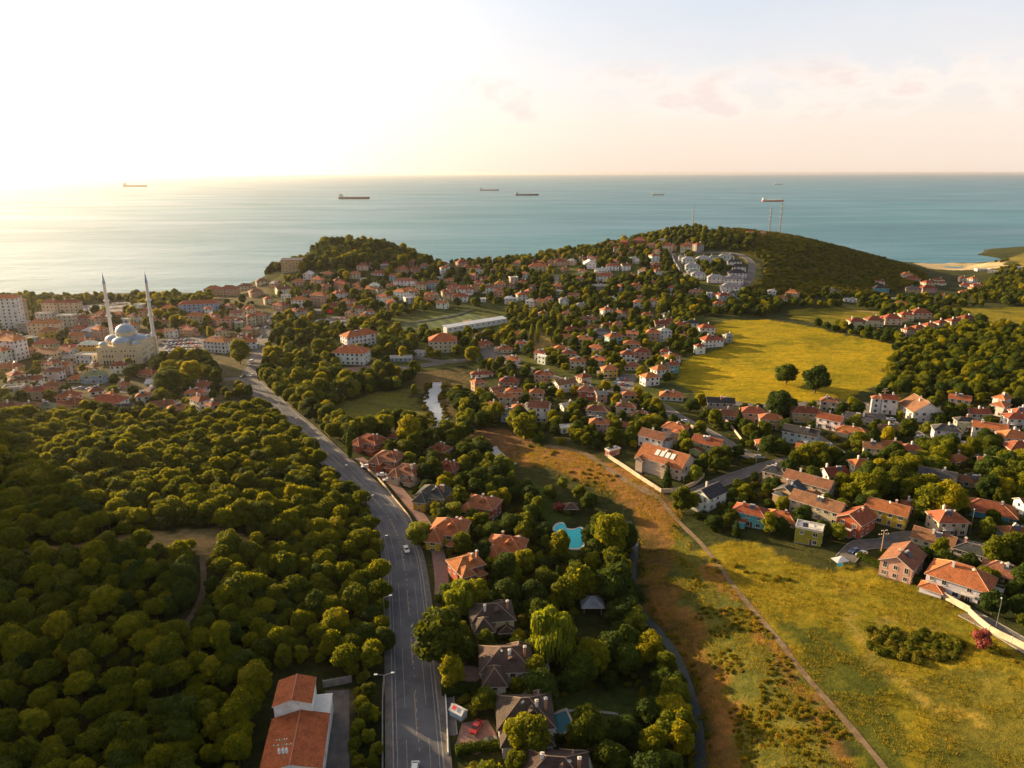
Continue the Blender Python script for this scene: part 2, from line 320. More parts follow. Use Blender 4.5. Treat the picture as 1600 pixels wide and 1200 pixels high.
TT = np.concatenate([np.arange(60, 500, 1.0), np.arange(500, 2500, 2.0)])
def G(px, py, up=0.0):
    """the point where the ray through a pixel of the photograph meets the ground (or a surface `up` metres above it)"""
    d = ray(px, py); x, y, z = d[0] * TT, d[1] * TT, 140 + d[2] * TT
    h = np.maximum(zt(x, y), 0) + up; k = np.argmax(z < h)
    if z[k] >= h[k]: k = len(TT) - 1
    a = (z[k - 1] - h[k - 1]); b = (h[k] - z[k]); f = a / max(a + b, 1e-6); t = TT[k - 1] + (TT[k] - TT[k - 1]) * f
    X_, Y_ = d[0] * t, d[1] * t; return Vector((X_, Y_, float(zt(X_, Y_))))
def poly(pts, up=0.0): return np.array([G(a, b, up)[:2] for a, b in pts])
def inside(pg, x, y):
    r = np.zeros(x.shape, bool); n = len(pg)
    for i in range(n):
        x0, y0 = pg[i]; x1, y1 = pg[(i + 1) % n]
        c = ((y0 > y) != (y1 > y)); r ^= c & (x < (x1 - x0) * (y - y0) / ((y1 - y0) if y1 != y0 else 1e-9) + x0)
    return r
# ------------------------------------------------------------------ ground zones
RES = 2.0; RX0, RY0 = -900.0, 60.0; RW, RH = 1100, 720
rgx, rgy = np.meshgrid(RX0 + (np.arange(RW) + .5) * RES, RY0 + (np.arange(RH) + .5) * RES)
BLOCK = np.zeros((RH, RW), bool)          # no tree may stand here
def blocked(x, y):
    i = int((x - RX0) / RES); j = int((y - RY0) / RES)
    return not (0 <= i < RW and 0 <= j < RH) or BLOCK[j, i]
def rast(pg, arr=None, val=True):
    arr = BLOCK if arr is None else arr; pg = np.array(pg)
    i0, i1 = np.clip(((pg[:, 0].min() - RX0) / RES, (pg[:, 0].max() - RX0) / RES + 2), 0, RW).astype(int)
    j0, j1 = np.clip(((pg[:, 1].min() - RY0) / RES, (pg[:, 1].max() - RY0) / RES + 2), 0, RH).astype(int)
    if i1 > i0 and j1 > j0:
        m = inside(pg, rgx[j0:j1, i0:i1], rgy[j0:j1, i0:i1]); arr[j0:j1, i0:i1][m] = val
def block_line(pts, w):
    pts = np.array([p[:2] for p in pts])
    for a, b in zip(pts[:-1], pts[1:]):
        d = b - a; l = np.hypot(*d)
        if l < 1e-6: continue
        n = np.array([-d[1], d[0]]) / l * w; e = d / l * w * .5; rast([a - e + n, b + e + n, b + e - n, a - e - n])
C_WOOD, C_GARDEN, C_FIELD, C_GRASS, C_DRY, C_EARTH, C_SAND, C_MEADOW = (0.05, 0.055, 0.018), (0.085, 0.095, 0.028), (0.30, 0.225, 0.009), (0.21, 0.17, 0.016), (0.21, 0.108, 0.036), (0.2, 0.14, 0.085), (0.5, 0.38, 0.24), (0.12, 0.12, 0.025)
C_TOWN = (0.12, 0.105, 0.06)
Z = {}
ZPX = [
 ('town', C_TOWN, [(-300, 470), (300, 462), (440, 440), (440, 600), (330, 640), (-300, 650)]),
 ('slope', C_GARDEN, [(420, 440), (800, 400), (1080, 370), (1170, 470), (1060, 640), (800, 560), (430, 600)]),
 ('lawn', C_MEADOW, [(505, 640), (560, 620), (640, 605), (660, 650), (620, 665), (520, 672)]),
 ('big_field', C_FIELD, [(1090, 520), (1128, 502), (1200, 499), (1280, 512), (1330, 525), (1398, 538), (1396, 560), (1378, 600), (1330, 622), (1180, 634), (1110, 622), (1058, 598), (1056, 575), (1085, 555), (1120, 548), (1140, 535)]),
 ('mid_field', C_GRASS, [(1230, 484), (1330, 480), (1385, 488), (1325, 510), (1285, 507), (1235, 497)]),
 ('far_meadow', C_GRASS, [(1440, 478), (1640, 480), (1640, 520), (1560, 510), (1520, 505)]),
 ('hill_grass', (0.2, 0.17, 0.05), [(1150, 398), (1170, 402), (1190, 415), (1192, 432), (1178, 452), (1160, 458), (1172, 440), (1176, 422), (1166, 408)]),
 ('hill_top', (0.2, 0.17, 0.05), [(1000, 370), (1040, 360), (1090, 356), (1085, 364), (1040, 369)]),
 ('hill_top', (0.09, 0.085, 0.03), [(1100, 356), (1200, 356), (1330, 385), (1430, 420), (1360, 450), (1230, 460), (1180, 470), (1190, 410), (1130, 385)]),
 ('beach', C_SAND, [(1425, 411), (1480, 409), (1545, 410), (1575, 417), (1540, 421), (1450, 419)]),
 ('hill_grass', (0.2, 0.16, 0.04), [(1535, 408), (1600, 396), (1800, 380), (1800, 425), (1600, 420)]),
 ('small_clearing', (0.25, 0.17, 0.06), [(815, 520), (845, 515), (872, 548), (868, 560), (840, 555)]),
 ('near_field', C_GRASS, [(1110, 850), (1180, 845), (1240, 880), (1280, 890), (1330, 885), (1440, 915), (1520, 965), (1600, 1030), (1800, 1130), (1900, 1300), (1400, 1300), (1300, 1120), (1200, 980), (1100, 860)]),
 ('field_patch', (0.085, 0.092, 0.015), [(1210, 960), (1290, 985), (1370, 1050), (1450, 1290), (1400, 1290), (1300, 1110), (1240, 1020)]), ('field_patch', (0.11, 0.105, 0.018), [(1420, 1050), (1530, 1040), (1640, 1090), (1760, 1290), (1500, 1290), (1430, 1150)]), ('field_patch', (0.26, 0.2, 0.04), [(1325, 905), (1338, 905), (1336, 985), (1370, 1040), (1450, 1080), (1540, 1130), (1535, 1142), (1440, 1092), (1350, 1045), (1325, 990)]), ('field_patch', (0.26, 0.19, 0.035), [(1360, 962), (1460, 975), (1455, 985), (1365, 973)]),
 ('bank', C_DRY, [(790, 700), (850, 695), (910, 705), (1000, 745), (1070, 790), (1060, 830), (1130, 900), (1200, 990), (1290, 1110), (1380, 1290), (1110, 1290), (1100, 1150), (1085, 1060), (1040, 990), (1005, 940), (998, 860), (995, 800), (930, 765), (870, 735), (800, 722)]),
 ('bank_green', C_MEADOW, [(1045, 820), (1075, 840), (1110, 900), (1190, 1000), (1270, 1110), (1370, 1290), (1190, 1290), (1150, 1120), (1115, 1030), (1080, 950), (1050, 900)]),
 ('river_bank', (0.14, 0.10, 0.045), [(640, 585), (720, 575), (735, 600), (705, 625), (705, 655), (672, 660), (660, 625)]),
 ('river_bank', (0.16, 0.09, 0.045), [(735, 672), (790, 665), (830, 690), (800, 725), (770, 735)]),
 ('clearing', (0.42, 0.27, 0.12), [(40, 856), (130, 852), (215, 836), (290, 828), (350, 830), (410, 843), (395, 856), (345, 860), (326, 872), (318, 878), (300, 864), (200, 866), (120, 868), (40, 868)]),
 ('yard', C_EARTH, [(545, 1070), (505, 1075), (505, 1260), (548, 1260)]),
 ('garden_lawn', (0.075, 0.1, 0.02), [(825, 760), (868, 768), (880, 800), (912, 850), (900, 872), (868, 866), (850, 810)]),
 ('garden_lawn', (0.05, 0.07, 0.018), [(830, 1010), (965, 1000), (975, 1035), (840, 1045)]),
 ('garden_lawn', (0.05, 0.07, 0.018), [(880, 1080), (1000, 1070), (1005, 1125), (890, 1150)]),
]
col = np.empty(GX.shape + (3,)); col[:] = C_WOOD
jx = GX + (vnoise(GX, GY, 7, 5) - .5) * 7; jy = GY + (vnoise(GX, GY, 7, 6) - .5) * 7
for nm, c, pts in ZPX:
    pg = poly(pts); Z.setdefault(nm, []).append(pg); m = inside(pg, jx, jy); col[m] = c
beachy = (GZ < 0.8) & ~((jx > 560) & (jx < 850) & (GY < 1300)); col[beachy] = (0.10, 0.08, 0.055)
for nm in ('big_field', 'mid_field', 'near_field', 'beach', 'clearing', 'yard', 'bank', 'small_clearing', 'hill_grass', 'lawn', 'garden_lawn', 'river_bank', 'far_meadow'):
    for pg in Z[nm]: rast(pg)
nr, nc = GX.shape
verts = np.stack([GX, GY, GZ], -1).reshape(-1, 3)
idx = np.arange(nr * nc).reshape(nr, nc)
faces = np.stack([idx[:-1, :-1], idx[:-1, 1:], idx[1:, 1:], idx[1:, :-1]], -1).reshape(-1, 4)
def npmesh(name, verts, faces, mats, smooth=False, mi=None):
    me = bpy.data.meshes.new(name); k = faces.shape[1]
    me.vertices.add(len(verts)); me.vertices.foreach_set('co', np.asarray(verts, np.float32).ravel())
    me.loops.add(len(faces) * k); me.loops.foreach_set('vertex_index', np.asarray(faces, np.int32).ravel())
    me.polygons.add(len(faces)); me.polygons.foreach_set('loop_start', np.arange(0, len(faces) * k, k, dtype=np.int32))
    for x in mats: me.materials.append(M[x])
    if smooth: me.polygons.foreach_set('use_smooth', np.ones(len(faces), bool))
    if mi is not None: me.polygons.foreach_set('material_index', np.asarray(mi, np.int32))
    me.update(calc_edges=True); me.validate(); return me
me = npmesh('ground', verts, faces, ['ground'], True)
ca = me.color_attributes.new('ground_colour', 'FLOAT_COLOR', 'POINT')
ca.data.foreach_set('color', np.concatenate([col.reshape(-1, 3), np.ones((nr * nc, 1))], 1).astype(np.float32).ravel())
structure('ground', me)
mb = MB(); E = 45000.0
xs = [-E, -6000, -1500, 1500, 6000, E]; ys = [-E, 400, 1200, 3000, 9000, E * 1.3]
for i in range(5):
    for j in range(5): mb.add([(xs[i], ys[j], 0), (xs[i + 1], ys[j], 0), (xs[i + 1], ys[j + 1], 0), (xs[i], ys[j + 1], 0)], [(0, 1, 2, 3)])
structure('sea', mb.mesh('sea', 'sea'))
# ------------------------------------------------------------------ ribbons: roads, tracks, water
def smooth_line(pts, step=3.0):
    p = [Vector((a[0], a[1], 0)) for a in pts]; p = [p[0] * 2 - p[1]] + p + [p[-1] * 2 - p[-2]]; out = []
    for i in range(1, len(p) - 2):
        n = max(2, int((p[i + 1] - p[i]).length / step))
        for k in range(n):
            t = k / n; a, b, c, d = p[i - 1:i + 3]
            out.append(0.5 * ((2 * b) + (c - a) * t + (2 * a - 5 * b + 4 * c - d) * t * t + (3 * b - a - 3 * c + d) * t ** 3))
    out.append(p[-2]); return out
def ribbon_mb(line, w, dz, off=0.0, nx=4, h=0.0, rag=0.0, mb=None, flat=None):
    mb = mb or MB(); rows = []
    for i, p in enumerate(line):
        a = line[max(0, i - 1)]; b = line[min(len(line) - 1, i + 1)]; d = (b - a)
        if d.length < 1e-6: d = Vector((0, 1, 0))
        d.normalize(); n = Vector((d.y, -d.x, 0)); row = []
        ww = w * (1 + rag * (noise.noise(Vector((p.x * .15, p.y * .15, 3))) * 1.4)); cz = float(zt(p.x, p.y))
        for k in range(nx + 1):
            q = p + n * (off + ww * (k / nx - .5)); z = (float(zt(q.x, q.y)) if flat is None else flat(p)) + dz
            row.append((q.x, q.y, z))
        rows.append(row)
    o = len(mb.v)
    for r in rows: mb.v += r
    for i in range(len(rows) - 1):
        for k in range(nx):
            a = o + i * (nx + 1) + k; mb.f.append((a, a + 1, a + nx + 2, a + nx + 1)); mb.m.append(0)
    if h:
        for i in range(len(rows) - 1):
            for s_ in (0, nx):
                a, b = rows[i][s_], rows[i + 1][s_]
                mb.add([a, b, (b[0], b[1], b[2] - h), (a[0], a[1], a[2] - h)], [(0, 1, 2, 3)])
    return mb
def px_line(pts, step=3.0): return smooth_line([G(a, b) for a, b in pts], step)
def flat_poly(name, pts, material, dz=0.12, label=None, blk=True, flatz=None, world=False):
    pg = np.array(pts) if world else poly(pts)
    x0, y0 = pg.min(0); x1, y1 = pg.max(0); st = max(0.8, min(4.0, (x1 - x0) / 60)); nx = int((x1 - x0) / st) + 1; ny = int((y1 - y0) / st) + 1
    import bmesh as bm_; bm = bm_.new(); vs = [bm.verts.new((a, b, 0)) for a, b in pg]; bm.faces.new(vs)
    for i in range(1, nx): bm_.ops.bisect_plane(bm, geom=bm.verts[:] + bm.edges[:] + bm.faces[:], plane_co=(x0 + i * st, 0, 0), plane_no=(1, 0, 0))
    for i in range(1, ny): bm_.ops.bisect_plane(bm, geom=bm.verts[:] + bm.edges[:] + bm.faces[:], plane_co=(0, y0 + i * st, 0), plane_no=(0, 1, 0))
    for v in bm.verts: v.co.z = (float(zt(v.co.x, v.co.y)) if flatz is None else flatz) + dz
    bm_.ops.recalc_face_normals(bm, faces=bm.faces)
    if bm.faces and sum(f.normal.z for f in bm.faces) < 0: bm_.ops.reverse_faces(bm, faces=bm.faces)
    m_ = bpy.data.meshes.new(name); bm.to_mesh(m_); bm.free(); m_.materials.append(M[material])
    if blk: rast(pg)
    return structure(name, m_)
MAIN = [(657, 1290), (654, 1190), (651, 1140), (642, 1000), (634, 905), (626, 858), (613, 820), (584, 780), (545, 740), (504, 702), (464, 664), (440, 642), (424, 626), (406, 611), (392, 598)]
main = px_line(MAIN, 2.5)
structure('road', ribbon_mb(main, 10.5, 0.16, nx=8, mb=None).mesh('road', 'asphalt')); block_line(main, 6.8)
for o_ in (-1, 1):
    structure('kerb', ribbon_mb(main, 0.35, 0.32, off=o_ * 5.45, nx=1, h=0.3).mesh('kerb', 'concrete'))
    structure('pavement', ribbon_mb(main, 1.7, 0.30, off=o_ * 6.45, nx=2, h=0.3).mesh('pavement', 'street'))
def markings(line, off, w, on, gap, start=0.0, end=1e9, material='paint'):
    mb = MB(); s_ = 0.0; seg = []
    for i in range(len(line) - 1):
        u = s_ % (on + gap)
        if start <= s_ <= end and u < on: seg.append(line[i])
        else:
            if len(seg) > 1: ribbon_mb(seg, w, 0.175, off=off, nx=1, mb=mb)
            seg = []
        s_ += (line[i + 1] - line[i]).length
    if len(seg) > 1: ribbon_mb(seg, w, 0.175, off=off, nx=1, mb=mb)
    if mb.v: structure('road_marking', mb.mesh('road_marking', material))
fine = smooth_line([G(a, b) for a, b in MAIN], 0.75)
markings(fine, 0.0, 0.2, 14, 10, material='ypaint'); markings(fine, 0.3, 0.18, 1.5, 1.6, 14)
for o_ in (-4.6, 4.6): markings(fine, o_, 0.14, 60, 3)
for o_ in (-2.5, 2.6): markings(fine, o_, 0.1, 24, 9)
STREETS = [  # name, centre line, width, material
 ('road', [(395, 602), (390, 585), (402, 555), (412, 525), (424, 500), (436, 487)], 8.5, 'street'),
 ('road', [(396, 600), (370, 592), (300, 600), (200, 612), (105, 606), (-50, 612)], 6, 'street'),
 ('road', [(560, 588), (640, 574), (740, 562), (810, 572), (870, 592), (930, 606), (1010, 622), (1060, 652), (1110, 678), (1150, 702), (1180, 716)], 6.5, 'street'),
 ('road', [(420, 592), (480, 592), (560, 588)], 6, 'street'),
 ('road', [(1085, 772), (1130, 752), (1200, 728), (1240, 718)], 6.5, 'street'),
 ('road', [(1100, 622), (1180, 634), (1280, 630), (1345, 632), (1400, 632), (1500, 640), (1650, 648)], 6, 'street'),
 ('road', [(1345, 632), (1380, 655), (1420, 672), (1460, 693), (1530, 712), (1640, 740)], 6.5, 'street'),
 ('road', [(1270, 680), (1300, 700), (1345, 722), (1420, 700), (1460, 693)], 5.5, 'street'),
 ('road', [(1320, 875), (1345, 852), (1380, 850), (1420, 838), (1480, 845), (1560, 862), (1640, 880)], 6, 'street'),
 ('road', [(985, 585), (975, 600), (985, 612)], 12, 'street'),
 ('road', [(1050, 395), (1058, 412), (1062, 425)], 6, 'street'),
 ('road', [(1060, 397), (1100, 395), (1145, 396), (1172, 408), (1174, 425), (1168, 440), (1160, 450)], 7, 'street'),
 ('road', [(670, 440), (680, 458), (690, 475)], 3.5, 'street'), ('road', [(870, 430), (868, 442), (864, 452)], 5, 'street'),
 ('road', [(1330, 485), (1370, 489), (1440, 497), (1560, 515)], 4, 'dirt'),
 ('road', [(1510, 958), (1560, 985), (1620, 1020), (1700, 1060)], 6, 'street'),
 ('road', [(560, 716), (588, 735), (616, 758), (643, 790), (662, 815), (681, 850), (690, 905), (690, 930)], 4.5, 'paving'),
 ('path', [(850, 697), (905, 706), (935, 722), (985, 755), (1030, 778)], 2.6, 'track'),
 ('path', [(1030, 778), (1060, 815), (1100, 855), (1150, 920), (1200, 980), (1250, 1045), (1310, 1115), (1370, 1185), (1430, 1270)], 1.7, 'track'),
 ('path', [(880, 1110), (920, 1112), (960, 1115), (978, 1125)], 0.9, 'concrete'),
 ('path', [(316, 868), (318, 900), (316, 930), (300, 962), (258, 1012)], 1.7, 'track'),
 ('path', [(700, 1090), (705, 1150)], 2.5, 'street'),
]
for nm, pts, w, m_ in STREETS:
    ln = px_line(pts, 3); structure(nm, ribbon_mb(ln, w, 0.14 if nm == 'road' else 0.10, nx=4, rag=0.25 if m_ in ('dirt', 'track') else 0).mesh(nm, m_)); block_line(ln, w / 2 + 2.0)
    if m_ == 'street' and w < 10:
        for o_ in (-1, 1): structure('kerb', ribbon_mb(ln, 0.3, 0.26, off=o_ * (w / 2 + .15), nx=1, h=0.25).mesh('kerb', 'concrete'))
ln = px_line([(982, 815), (992, 850), (988, 900), (998, 950), (1030, 990), (1058, 1030), (1080, 1090), (1092, 1160), (1098, 1300)], 3)
structure('stream', ribbon_mb(ln, 2.5, 0.25, nx=2, rag=0.2).mesh('stream', mat('stream_water', f_river, (0.035, 0.045, 0.045), 0.5, 0, .2))); block_line(ln, 2.5)
ln = px_line([(684, 598), (678, 612), (672, 625), (682, 640), (687, 655), (690, 672)], 3)
structure('river', ribbon_mb(ln, 8, 0.25, nx=2, rag=0.5).mesh('river', 'river')); block_line(ln, 9)
ln = px_line([(766, 700), (776, 710), (786, 722), (800, 728)], 3)
structure('river', ribbon_mb(ln, 6, 0.25, nx=2, rag=0.4).mesh('river', 'river')); block_line(ln, 5)
flat_poly('parking_lot', [(248, 532), (315, 522), (330, 545), (300, 560), (248, 556)], 'street')
flat_poly('parking_lot', [(488, 500), (560, 492), (575, 505), (500, 514)], 'street')
flat_poly('parking_lot', [(120, 478), (200, 470), (215, 486), (130, 490)], 'street')
flat_poly('courtyard', [(505, 577), (590, 570), (600, 578), (510, 586)], 'paving')
flat_poly('parking_lot', [(745, 545), (775, 542), (800, 560), (760, 562)], 'street')
flat_poly('tennis_court', [(975, 484), (992, 481), (994, 496), (977, 499)], 'clay')
pp = [(600, 511), (672, 494), (728, 486), (782, 499), (692, 517), (640, 517)]
rast(poly(pp)); PITCHP = poly([(604, 513), (720, 487), (776, 498), (690, 517)])
def f_pitch(t, b):
    mp = t.nodes.new('ShaderNodeMapping'); mp.inputs['Rotation'].default_value = (0, 0, R(-25)); L(t, pos(t), mp.inputs[0])
    w = t.nodes.new('ShaderNodeTexWave'); w.inputs['Scale'].default_value = 0.03; w.bands_direction = 'X'; L(t, mp.outputs[0], w.inputs['Vector'])
    c = ramp(t, w.outputs[1], [(0.45, (0.05, 0.08, 0.02)), (0.55, (0.085, 0.12, 0.026))])
    L(t, mixc(t, 1.0, c, ramp(t, noise_(t, pos(t), 0.08, 6), [(0.35, (0.8,) * 3), (0.7, (1.3, 1.15, 1.0))]), 'MULTIPLY'), b.inputs['Base Color'])
f_pitch(M['pitch'].node_tree, M['pitch'].node_tree.nodes['Principled BSDF'])
flat_poly('football_pitch', PITCHP, 'pitch', world=True)
flat_poly('bare_patch', [(722, 502), (735, 499), (742, 503), (728, 506)], 'dirt', dz=0.2)
flat_poly('driveway', [(722, 1130), (762, 1125), (782, 1160), (745, 1180), (710, 1172)], 'paving')
flat_poly('driveway', [(720, 1040), (760, 1045), (745, 1068), (712, 1062)], 'paving')
flat_poly('yard', [(508, 1080), (546, 1078), (546, 1290), (500, 1290)], 'street')
# ------------------------------------------------------------------ trees
def ico(sub):
    bm = bmesh.new(); bmesh.ops.create_icosphere(bm, subdivisions=sub, radius=1); v = np.array([x.co[:] for x in bm.verts]); f = np.array([[q.index for q in x.verts] for x in bm.faces]); bm.free(); return v, f
ICO = ico(2)
def foliage(name, lobes, dens, leaf, material, seed, droop=0.0, flat=0.65, upb=0.25, core=0.8):
    """a crown: many small leaf clumps over overlapping lobes, dense at the skin, and rough solid hearts of foliage inside"""
    r = np.random.default_rng(seed); VV, FF = [], []; off = 0
    cs = np.array([l[:3] for l in lobes]); rs = np.array([l[3:6] for l in lobes])
    for c, rad in zip(cs, rs):
        n = int(dens * 4 * math.pi * (rad.prod() ** (2 / 3))); d = r.normal(size=(n, 3)); d /= np.linalg.norm(d, axis=1)[:, None]
        p = c + d * rad * (r.uniform(0.8, 1.1, (n, 1)) + (r.random((n, 1)) < .12) * .14)
        keep = np.ones(n, bool)
        for c2, r2 in zip(cs, rs):
            if c2 is c or (c2 == c).all(): continue
            keep &= (((p - c2) / (r2 * 0.8)) ** 2).sum(1) > 1
        p, d = p[keep], d[keep]; n = len(p)
        nn = d / rad; nn /= np.linalg.norm(nn, axis=1)[:, None]; nn = nn * flat + r.normal(size=(n, 3)) * (1 - flat) * .8; nn[:, 2] += upb; nn /= np.linalg.norm(nn, axis=1)[:, None]
        t = np.cross(nn, r.normal(size=(n, 3))); t /= np.linalg.norm(t, axis=1)[:, None] + 1e-9; b = np.cross(nn, t)
        s = leaf * r.uniform(.6, 1.4, (n, 1))
        if droop:
            t[:] = (0, 0, -1.0); t += r.normal(size=(n, 3)) * .12; b = np.cross(nn, t); b /= np.linalg.norm(b, axis=1)[:, None] + 1e-9
            q = np.stack([p - b * s * .35, p + b * s * .35, p + b * s * .25 + t * s * (2 + droop), p - b * s * .25 + t * s * (2 + droop)], 1)
        else: q = np.stack([p - t * s, p + b * s * r.uniform(.5, .9, (n, 1)), p + t * s, p - b * s * r.uniform(.5, .9, (n, 1))], 1)
        q += r.normal(size=q.shape) * leaf * .1
        VV.append(q.reshape(-1, 3)); k = np.arange(off, off + 4 * n).reshape(n, 4); FF.append(k[:, [0, 1, 2]]); FF.append(k[:, [0, 2, 3]]); off += 4 * n
        cv = ICO[0] * rad * core * (1 + r.normal(size=(len(ICO[0]), 1)) * .1) + c; VV.append(cv); FF.append(ICO[1] + off); off += len(cv)
    return npmesh(name, np.concatenate(VV), np.concatenate(FF), [material])
def lobes_round(r, n, R_, H, z0, k=0.45):
    out = [(0, 0, z0 + H * .48, R_ * .66, R_ * .66, H * .42)]
    for i in range(n):
        a = i * 2.4 + r.uniform(-.4, .4); t = (i + .5) / n; z = z0 + H * (.16 + .72 * t); rr = R_ * math.sin(math.pi * min(.93, .2 + t * .72)) ** .8 * .66
        s = R_ * k * r.uniform(.7, 1.2); out.append((rr * math.cos(a), rr * math.sin(a), z, s, s, s * .85))
    return out
def lobes_dome(r, n, R_, H, z0):
    out = [(0, 0, z0 + H * .4, R_ * .8, R_ * .8, H * .5)]
    for i in range(n):
        a = i * 2.4; q = math.sqrt((i + .5) / n); s = R_ * r.uniform(.2, .36); out.append((R_ * .8 * q * math.cos(a), R_ * .8 * q * math.sin(a), z0 + H * (.72 - .5 * q * q) + r.uniform(-.2, .2), s, s, s * .75))
    return out
def trunk_mesh(name, h, r0, spread, seed, nl=4):
    r = random.Random(seed); mb = MB(); mb.tube((0, 0, -1), (0.1, 0, h * .55), r0, r0 * .7, 7)
    for i in range(nl):
        a = i * 2 * math.pi / nl + r.uniform(-.4, .4); z = h * r.uniform(.4, .55)
        mb.tube((0.1 * z / h, 0, z), (spread * math.cos(a), spread * math.sin(a), h * r.uniform(.8, 1.05)), r0 * .45, r0 * .15, 5)
    return mb.mesh(name, 'bark')
rr_ = random.Random(3)
PINE = [(foliage('pine_crown', lobes_dome(rr_, 18, 3.8 * k, 4.4, 3.2), 13, .3, 'pineleaf', 20 + i, flat=.5), trunk_mesh('pine_trunk', 6, .26, 1.8, i)) for i, k in enumerate((1, .9, 1.1, .85))]
BROAD = [(foliage('broad_crown', lobes_round(rr_, 10 + i, 3.6 * k, 7.2, 1.2), 9, .34, 'leaf', 40 + i, flat=.55), trunk_mesh('broad_trunk', 5, .24, 1.4, i)) for i, k in enumerate((1, .85, 1.15, .9, 1.05))]
DARK = [(foliage('dense_crown', lobes_round(rr_, 11, 3.7 * k, 6.4, 1.2), 11, .3, 'darkleaf', 60 + i, flat=.6), trunk_mesh('dense_trunk', 4.5, .24, 1.4, i)) for i, k in enumerate((1, .85, 1.1))]
LIME = [(foliage('lime_crown', lobes_round(rr_, 9, 3.3 * k, 6.6, 1.0), 9, .32, 'limeleaf', 70 + i, flat=.5), trunk_mesh('lime_trunk', 4.5, .2, 1.2, i)) for i, k in enumerate((1, .85))]
CYP = [(foliage('cypress_crown', [(0, 0, 1.2 + j * 1.25, s, s, 1.1) for j, s in enumerate((.8, 1.0, 1.05, 1.0, .9, .75, .55, .32))], 16, .2, 'darkleaf', 80), trunk_mesh('cypress_trunk', 2, .16, .2, 1, 2))]
POP = [(foliage('poplar_crown', [(0.15 * (-1) ** j, 0, 1.6 + j * 1.6, s, s, 1.5) for j, s in enumerate((1.0, 1.4, 1.5, 1.5, 1.4, 1.2, .95, .6))], 12, .28, 'limeleaf', 81), trunk_mesh('poplar_trunk', 3, .2, .3, 1, 2))]
CONIF = [(foliage('conifer_crown', [(0.1 * math.cos(j * 2), .1 * math.sin(j * 2), 1.3 + j * .95, s, s, .75) for j, s in enumerate((2.3, 2.25, 2.0, 1.75, 1.5, 1.2, .9, .6, .3))], 14, .26, 'darkleaf', 82, flat=.5), trunk_mesh('conifer_trunk', 3, .2, .3, 1, 2))]
WIL = [(foliage('willow_crown', lobes_round(random.Random(5), 12, 4.2, 7.2, 1.6, .38), 8, .34, 'limeleaf', 83, droop=1.6), trunk_mesh('willow_trunk', 4, .32, 1.6, 1, 4))]
REDT = [(foliage('plum_crown', lobes_round(random.Random(6), 7, 2.2, 3.4, .8), 12, .24, 'redleaf', 84), trunk_mesh('plum_trunk', 2.4, .14, .8, 1, 3))]
BUSH = [(foliage('bush_leaves', [(r_.uniform(-1, 1), r_.uniform(-1, 1), .75, 1.1, 1.1, .9) for _ in range(4)], 10, .26, m_, 90 + i), None) for i, (m_, r_) in enumerate((('scrub', random.Random(i)) for i in range(4)))]
def tuft_mesh(seed):
    r = np.random.default_rng(seed); n = 30; a = r.uniform(0, 6.28, n); q = r.uniform(0, 1.1, n); p = np.stack([q * np.cos(a), q * np.sin(a), np.zeros(n)], 1)
    t = np.stack([np.cos(a) * .8, np.sin(a) * .8, np.ones(n)], 1) + r.normal(size=(n, 3)) * .25; h = r.uniform(.15, .4, (n, 1)); b = np.stack([-np.sin(a), np.cos(a), np.zeros(n)], 1) * .05
    q = np.stack([p - b, p + b, p + t * h], 1).reshape(-1, 3); return q
SHRUB = [(foliage('shrub_leaves', [(r_.uniform(-1, 1), r_.uniform(-1, 1), .6, 1.1, 1.1, .7) for _ in range(4)], 12, .26, 'shrub', 190 + i, flat=.3, core=.6), None) for i, r_ in enumerate(random.Random(i) for i in range(4))]
TUFTV = TUFT = [tuft_mesh(i) for i in range(3)]
KINDS_ = {'pine_tree': PINE, 'broadleaf_tree': BROAD, 'dense_tree': DARK, 'lime_tree': LIME, 'cypress_tree': CYP, 'poplar_tree': POP, 'conifer_tree': CONIF, 'willow_tree': WIL, 'plum_tree': REDT, 'bush': BUSH, 'shrub': SHRUB, 'tuft': TUFT}
PLANTS = {k: [] for k in KINDS_}      # (x, y, z, scale, variant, rz, zscale, zone)
def plant(kind, x, y, s=1.0, zone='', zs=1.0, force=False):
    if not force and blocked(x, y): return False
    z = float(zt(x, y))
    if z < 1.0 and kind != 'tuft': return False
    PLANTS[kind].append((x, y, z, s, random.randrange(len(KINDS_[kind])), random.uniform(0, 6.28), zs * random.uniform(.8, 1.25), zone)); return True
def scatter(pg, spacing, kinds, smin, smax, zone, clump=0.0, seed=0, jit=.42):
    pg = np.array(pg); x0, y0 = pg.min(0); x1, y1 = pg.max(0); xs = np.arange(x0, x1, spacing); ys = np.arange(y0, y1, spacing * .87)
    X_, Y_ = np.meshgrid(xs, ys); X_[1::2] += spacing / 2; r = np.random.default_rng(seed); X_ = X_ + r.uniform(-jit, jit, X_.shape) * spacing; Y_ = Y_ + r.uniform(-jit, jit, Y_.shape) * spacing
    m = inside(pg, X_, Y_)
    if clump: m &= vnoise(X_, Y_, spacing * 3.2, seed + 50) > clump
    ks = [k for k, _ in kinds]; ws = [w for _, w in kinds]
    hue = vnoise(X_, Y_, 40, seed + 9)
    for x, y in zip(X_[m], Y_[m]):
        u, v, dep = proj(x, y, 15)
        if dep < 30 or u < -260 or u > 1860 or v > 1420: continue
        plant(random.choices(ks, ws)[0], float(x), float(y), random.uniform(smin, smax), zone)
